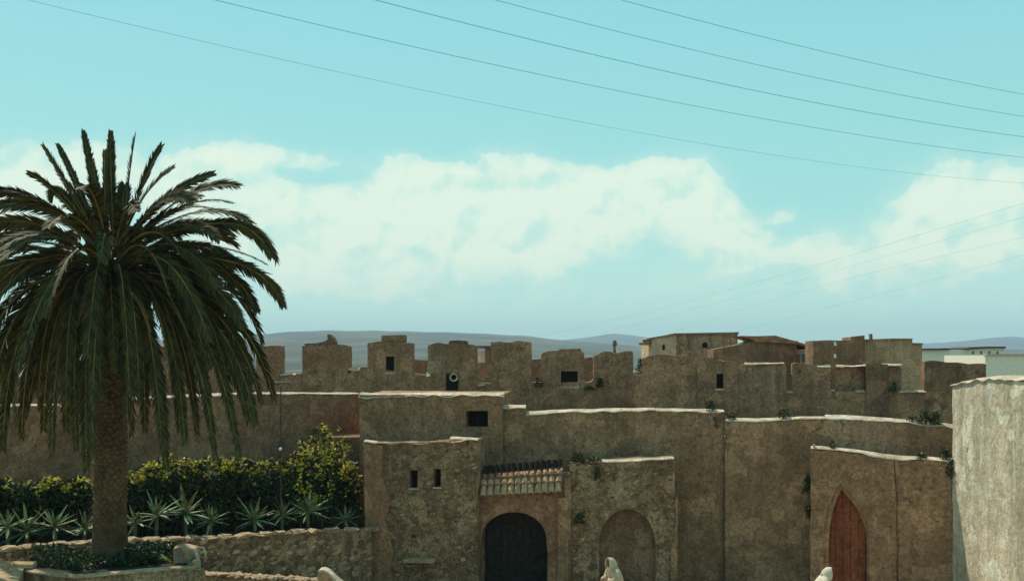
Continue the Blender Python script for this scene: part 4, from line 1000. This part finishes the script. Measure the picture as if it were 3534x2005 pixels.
# weeds on ledges and wall faces
def weed(line, px, py, w, h, n, lab, off=.1, seed=0, size=.08, hang=False, mats=('leaf_dark', 'leaf_yellow')):
    rng = random.Random(seed+int(px)); c = line.at(px, py, off); k = c.y/F; V, Fc, mi = [], [], []
    for _ in range(n):
        a = rng.uniform(-1, 1); b = rng.random()
        p = c+Vector((a*w*k*.5*(1-.5*b), rng.uniform(-.15, .15), (b-(1 if hang else 0))*h*k))
        add_leaf(V, Fc, mi, p, size*rng.uniform(.7, 1.4), rng, 1 if rng.random() < .02 else 0)
    root = empty('weed', c, lab, 'weed', 'weeds growing on the walls')
    link_mesh('foliage', mesh_of(V, Fc, False, mi), list(mats), root)
    V, Fc = [], []
    for i in range(4):
        tube_data([c, c+Vector((rng.uniform(-.3, .3)*w*k, 0, (-.8 if hang else .8)*h*k))], [.012, .006], 4, V, Fc)
    link_mesh('stems', mesh_of(V, Fc), 'stem', root)
weed(ML, 2452, 1412, 36, 30, 240, 'round dark weed on the coping at the step of the street wall')
weed(ML, 2470, 1440, 14, 36, 60, 'thin weed hanging just below the coping step', off=-.1, hang=True)
weed(ML2, 2520, 1445, 34, 18, 120, 'small dark weed on the lower coping beside the step')
weed(ML2, 2704, 1444, 46, 32, 160, 'leafy tuft on the brown coping above the plain wall bay')
weed(R1, 3195, 1462, 44, 44, 320, 'bushy weed, left of two on the coping near the white tower')
weed(R1, 3228, 1466, 30, 46, 260, 'bushy weed, right of two on the coping near the white tower')
weed(R1, 3150, 1456, 34, 18, 90, 'low weed on the falling coping of the streaked wall')
weed(R2, 3262, 1584, 34, 34, 220, 'dark tuft on the lower coping above the door wall')
weed(R2, 3180, 1581, 40, 16, 110, 'flat weed in the middle of the lower coping')
weed(R2, 2872, 1546, 18, 22, 60, 'tiny weed at the left end of the lower coping')
weed(R2, 3296, 1584, 56, 60, 420, 'dark creeper hanging at the corner against the white tower', hang=True, off=-.12)
weed(R2, 3312, 1600, 26, 130, 260, 'trailing creeper strip down the edge of the door wall', hang=True, off=-.12)
weed(ML2, 2792, 1640, 36, 60, 320, 'dark green plant growing from a crack high left of the red door', hang=True, off=-.15)
weed(ML2, 2794, 1745, 22, 40, 160, 'smaller dark plant on the bare wall left of the red door', hang=True, off=-.15)
weed(TR, 1990, 1600, 60, 34, 420, 'leafy creeper at the corner between tiled roof and stone block')
weed(TR, 2040, 1600, 90, 22, 320, 'thin line of weeds on top of the stone block')
weed(TR, 2062, 1612, 24, 40, 140, 'weed sprouting from the face of the stone block above the blind arch', hang=True, off=-.1)
weed(TR, 2000, 1770, 40, 34, 160, 'weed in the wall face between pilaster and blind arch', hang=True, off=-.1)
weed(RR, 2214, 1292, 44, 52, 420, 'spiky bush at the left end of the stepped rampart', off=.2)
weed(RL, 2070, 1335, 26, 30, 220, 'small dark bush on the ledge below the rounded merlon', off=-.15)
weed(RL, 2034, 1345, 40, 14, 100, 'flat dark weed beside the bush on the rampart ledge', off=-.15)
weed(RL, 1860, 1335, 34, 30, 130, 'dark weed in the gap beside the wide merlon', off=-.15)
weed(RR, 3085, 1350, 24, 30, 130, 'weed in the embrasure in front of the ochre house', off=-.1)
weed(RR, 2760, 1290, 10, 16, 30, 'tiny sprig on the merlon under the red tiled house', off=-.05)

# ------------------------------------------------------------------ wires
def wire(pts, D0, D1, r, lab, grp):
    """cable through three seen points, carried on past both ends"""
    (x0, y0), (x1, y1), (x2, y2) = pts
    a, c = P(x0, y0, D0), P(x2, y2, D1)
    # distance where the sight line of the middle column meets the cable's vertical plane
    u = (x1-CX)/F; t = (u*a.y-a.x)/((c.x-a.x)-u*(c.y-a.y)); Dm = a.y+(c.y-a.y)*t
    b = P(x1, y1, Dm)
    def q(s):   # quadratic through t=0, t, 1 in height
        l0 = (s-t)*(s-1)/(t); l1 = s*(s-1)/(t*(t-1)); l2 = s*(s-t)/(1-t)
        return Vector((a.x+(c.x-a.x)*s, a.y+(c.y-a.y)*s, a.z*l0+b.z*l1+c.z*l2))
    root = tag(link_mesh('cable', tube([q(-.5+2.0*i/60) for i in range(61)], r*.82, 5), 'wire'), lab, 'cable', grp)
G1, G2 = 'cables crossing the upper sky', 'cables rising on the right'
wire([(91, 0), (1052, 224), (2966, 577)], 17, 30, .0042, 'lowest faint cable crossing the upper sky from the left corner', G1)
wire([(736, 0), (1800, 245), (3488, 539)], 17, 29, .0065, 'second lowest cable of the five crossing the upper sky', G1)
wire([(1290, 0), (1800, 130), (3534, 473)], 17, 27, .0075, 'middle cable of the five crossing the upper sky', G1)
wire([(1704, 0), (2619, 226), (3534, 403)], 18, 26, .0065, 'second highest cable of the five crossing the upper sky', G1)
wire([(2139, 0), (2619, 125), (3534, 327)], 18, 25, .0065, 'highest cable, crossing only the upper right sky', G1)
wire([(2150, 1095), (2887, 895), (3534, 701)], 58, 30, .0040, 'topmost of the faint cables rising to the right edge', G2)
wire([(2200, 1118), (2860, 940), (3534, 750)], 58, 30, .0036, 'second of the faint cables rising to the right edge', G2)
wire([(2473, 1095), (2900, 970), (3534, 820)], 55, 30, .0036, 'third of the faint cables rising to the right edge', G2)
wire([(2600, 1128), (3000, 1025), (3534, 880)], 55, 30, .0036, 'lowest of the faint cables rising to the right edge', G2)

# ------------------------------------------------------------------ people
def skin_body(joints, bones, radii, sub=1):
    me = bpy.data.meshes.new('b'); me.from_pydata(joints, bones, [])
    o = bpy.data.objects.new('b', me); COL.objects.link(o)
    o.modifiers.new('s', 'SKIN'); md = o.modifiers.new('u', 'SUBSURF'); md.levels = sub; md.render_levels = sub
    sk = me.skin_vertices[0].data if me.skin_vertices else None
    if sk is None:
        bm = bmesh.new(); bm.from_mesh(me); bm.verts.layers.skin.verify(); bm.to_mesh(me); bm.free(); sk = me.skin_vertices[0].data
    for i, r in enumerate(radii):
        sk[i].radius = r if isinstance(r, tuple) else (r, r); sk[i].use_root = (i == 0)
    dg = bpy.context.evaluated_depsgraph_get(); dg.update()
    m2 = bpy.data.meshes.new_from_object(o.evaluated_get(dg)); bpy.data.objects.remove(o); return m2
def loft(rings, seg=20):
    """rings: (centre, rx, ry, dir_angle) horizontal-ish ellipses"""
    V, Fc = [], []
    for j, (c, rx, ry, az_) in enumerate(rings):
        for k in range(seg):
            a = 2*math.pi*k/seg; rr = 1+.05*noise.noise(Vector((math.cos(a)*2, math.sin(a)*2, j*.35)))*1.6
            v = Vector((math.cos(a)*rx*rr, math.sin(a)*ry*rr, 0)); v.rotate(Matrix.Rotation(az_, 3, 'Z')); V.append(Vector(c)+v)
    for j in range(len(rings)-1):
        for k in range(seg):
            a, b = j*seg+k, j*seg+(k+1) % seg; Fc.append((a, b, b+seg, a+seg))
    Fc.append(tuple(range(seg))[::-1]); Fc.append(tuple((len(rings)-1)*seg+k for k in range(seg)))
    return mesh_of(V, Fc)
def person(px, py, D, face, lean, label, cloth, hgt=1.68):
    """standing hooded figure: face = heading (radians, 0 = +X); lean = how far the head leans forward (m)"""
    hx = Wx(px, D); headtop = Wz(py, D); fwd = Vector((math.cos(face), math.sin(face), 0)); sd = Vector((-fwd.y, fwd.x, 0))
    drop = lean*.35; base = Vector((hx, D, 0))-fwd*lean; base.z = headtop-hgt+drop
    def q(f, s, z): return base+fwd*f+sd*s+Vector((0, 0, z))
    root = empty('person', base, label, 'person')
    H = hgt; hd = Vector((lean, 0, H-drop-.20))
    hc = q(lean, 0, H-drop-.15)
    J = [q(0, 0, .92), q(lean*.3, 0, 1.12), q(lean*.65, 0, 1.30), q(lean*.8, 0, 1.40-drop*.5), q(lean*.92, 0, H-drop-.24), q(lean+.01, 0, H-drop-.15), q(lean, 0, H-drop-.06)]
    Rr = [(.15, .12), (.14, .11), (.16, .11), (.12, .09), (.055, .055), (.085, .10), (.07, .085)]
    Bn = [(0, 1), (1, 2), (2, 3), (3, 4), (4, 5), (5, 6)]
    for s in (-1, 1):
        i = len(J); J += [q(lean*.7, s*.19, 1.38-drop*.5), q(lean*.7+.03, s*.26, 1.10-drop*.4), q(lean*.7+.22, s*.16, 1.02-drop*.4), q(lean*.7+.28, s*.10, 1.03-drop*.4)]
        Rr += [.06, .045, .035, .03]; Bn += [(3, i), (i, i+1), (i+1, i+2), (i+2, i+3)]
        h = len(J)
        for fz in range(5):
            J += [q(lean*.7+.33+.01*(fz % 2), s*(.13-.018*fz), 1.045-.012*fz-drop*.4), q(lean*.7+.37, s*(.125-.019*fz), 1.02-.013*fz-drop*.4)]
            Rr += [.010, .008]; Bn += [(i+3, h+2*fz), (h+2*fz, h+2*fz+1)]
        i = len(J); J += [q(0, s*.09, .86), q(.03, s*.10, .48), q(-.01, s*.10, .09), q(.12, s*.12, .04)]
        Rr += [.085, .06, .042, .04]; Bn += [(0, i), (i, i+1), (i+1, i+2), (i+2, i+3)]
    link_mesh('body', skin_body(J, Bn, Rr, 1), 'skin', root, origin=base, smooth=True)
    # nose, brow and beard so that the head has a face inside the hood
    def blob(c, r, mat, nm):
        bm = bmesh.new(); bmesh.ops.create_icosphere(bm, subdivisions=2, radius=1.0)
        rot = Matrix.Rotation(face, 3, 'Z')
        for v in bm.verts: v.co = rot @ Vector((v.co.x*r[0], v.co.y*r[1], v.co.z*r[2]))+c
        me = bpy.data.meshes.new(nm); bm.to_mesh(me); bm.free(); return link_mesh(nm, me, mat, root, smooth=True)
    blob(q(lean+.10, 0, H-drop-.15), (.022, .014, .03), 'skin', 'nose')
    for s in (-1, 1): blob(q(lean+.082, s*.034, H-drop-.125), (.012, .014, .009), 'hair', 'eye')
    blob(q(lean+.06, 0, H-drop-.225), (.045, .055, .045), 'hair', 'beard')
    # robe
    rings = [(q(0, 0, .06), .30, .34, face), (q(0, 0, .4), .27, .32, face), (q(lean*.05, 0, .8), .24, .30, face), (q(lean*.35, 0, 1.1), .21, .30, face), (q(lean*.6, 0, 1.28-drop*.3), .19, .29, face),
             (q(lean*.74, 0, 1.40-drop*.5), .16, .25, face), (q(lean*.82, 0, 1.45-drop*.6), .12, .16, face), (q(lean*.88, 0, 1.50-drop*.8), .085, .10, face)]
    robe = link_mesh('djellaba', loft(rings), cloth, root, smooth=True)
    for s in (-1, 1):
        V, Fc = tube_data([q(lean*.7, s*.20, 1.37-drop*.5), q(lean*.7+.02, s*.29, 1.16-drop*.4), q(lean*.7+.10, s*.25, 1.00-drop*.4), q(lean*.7+.24, s*.14, 1.02-drop*.4)], [.085, .095, .10, .095], 12)
        link_mesh('sleeve', mesh_of(V, Fc), cloth, robe, smooth=True)
        blob(q(.10, s*.11, .035), (.14, .05, .045), 'leather', 'slipper')
    # hood: open shell with a peak at the back
    V, Fc = [], []; nu, nv = 16, 9
    for j in range(nv+1):
        t = j/nv                         # 0 = face opening, 1 = back of the head
        for i in range(nu+1):
            a = R(-150)+R(300)*i/nu      # around the head, open below
            ry, rz = .135+.03*math.sin(t*math.pi), .165+.03*math.sin(t*math.pi)
            sh = math.sqrt(max(0, 1-(max(0, t-.35)/.66)**2))
            f = .12-.30*t-.02*math.cos(a)
            z = math.cos(a)*rz*sh+(.02 if math.cos(a) > .6 else 0)*(1-t)+.07*max(0, t-.5)*2*0
            V.append(hc+fwd*(f-.05*max(0, -math.cos(a)))+sd*(math.sin(a)*ry*sh)+Vector((0, 0, z-.06*t)))
    for j in range(nv):
        for i in range(nu):
            a = j*(nu+1)+i; Fc.append((a, a+1, a+nu+2, a+nu+1))
    me = mesh_of(V, Fc); hd_ = link_mesh('hood', me, cloth, robe, smooth=True)
    sm = hd_.modifiers.new('t', 'SOLIDIFY'); sm.thickness = .022; sm.offset = 1
    return root
person(2108, 1929, 30, R(-158), .22, 'person in a cream hooded robe in front of the blind arch, face in shadow', 'cloth')
person(2858, 1962, 29.5, R(-15), .34, 'person in a white hooded robe leaning forward left of the red door', 'cloth2')
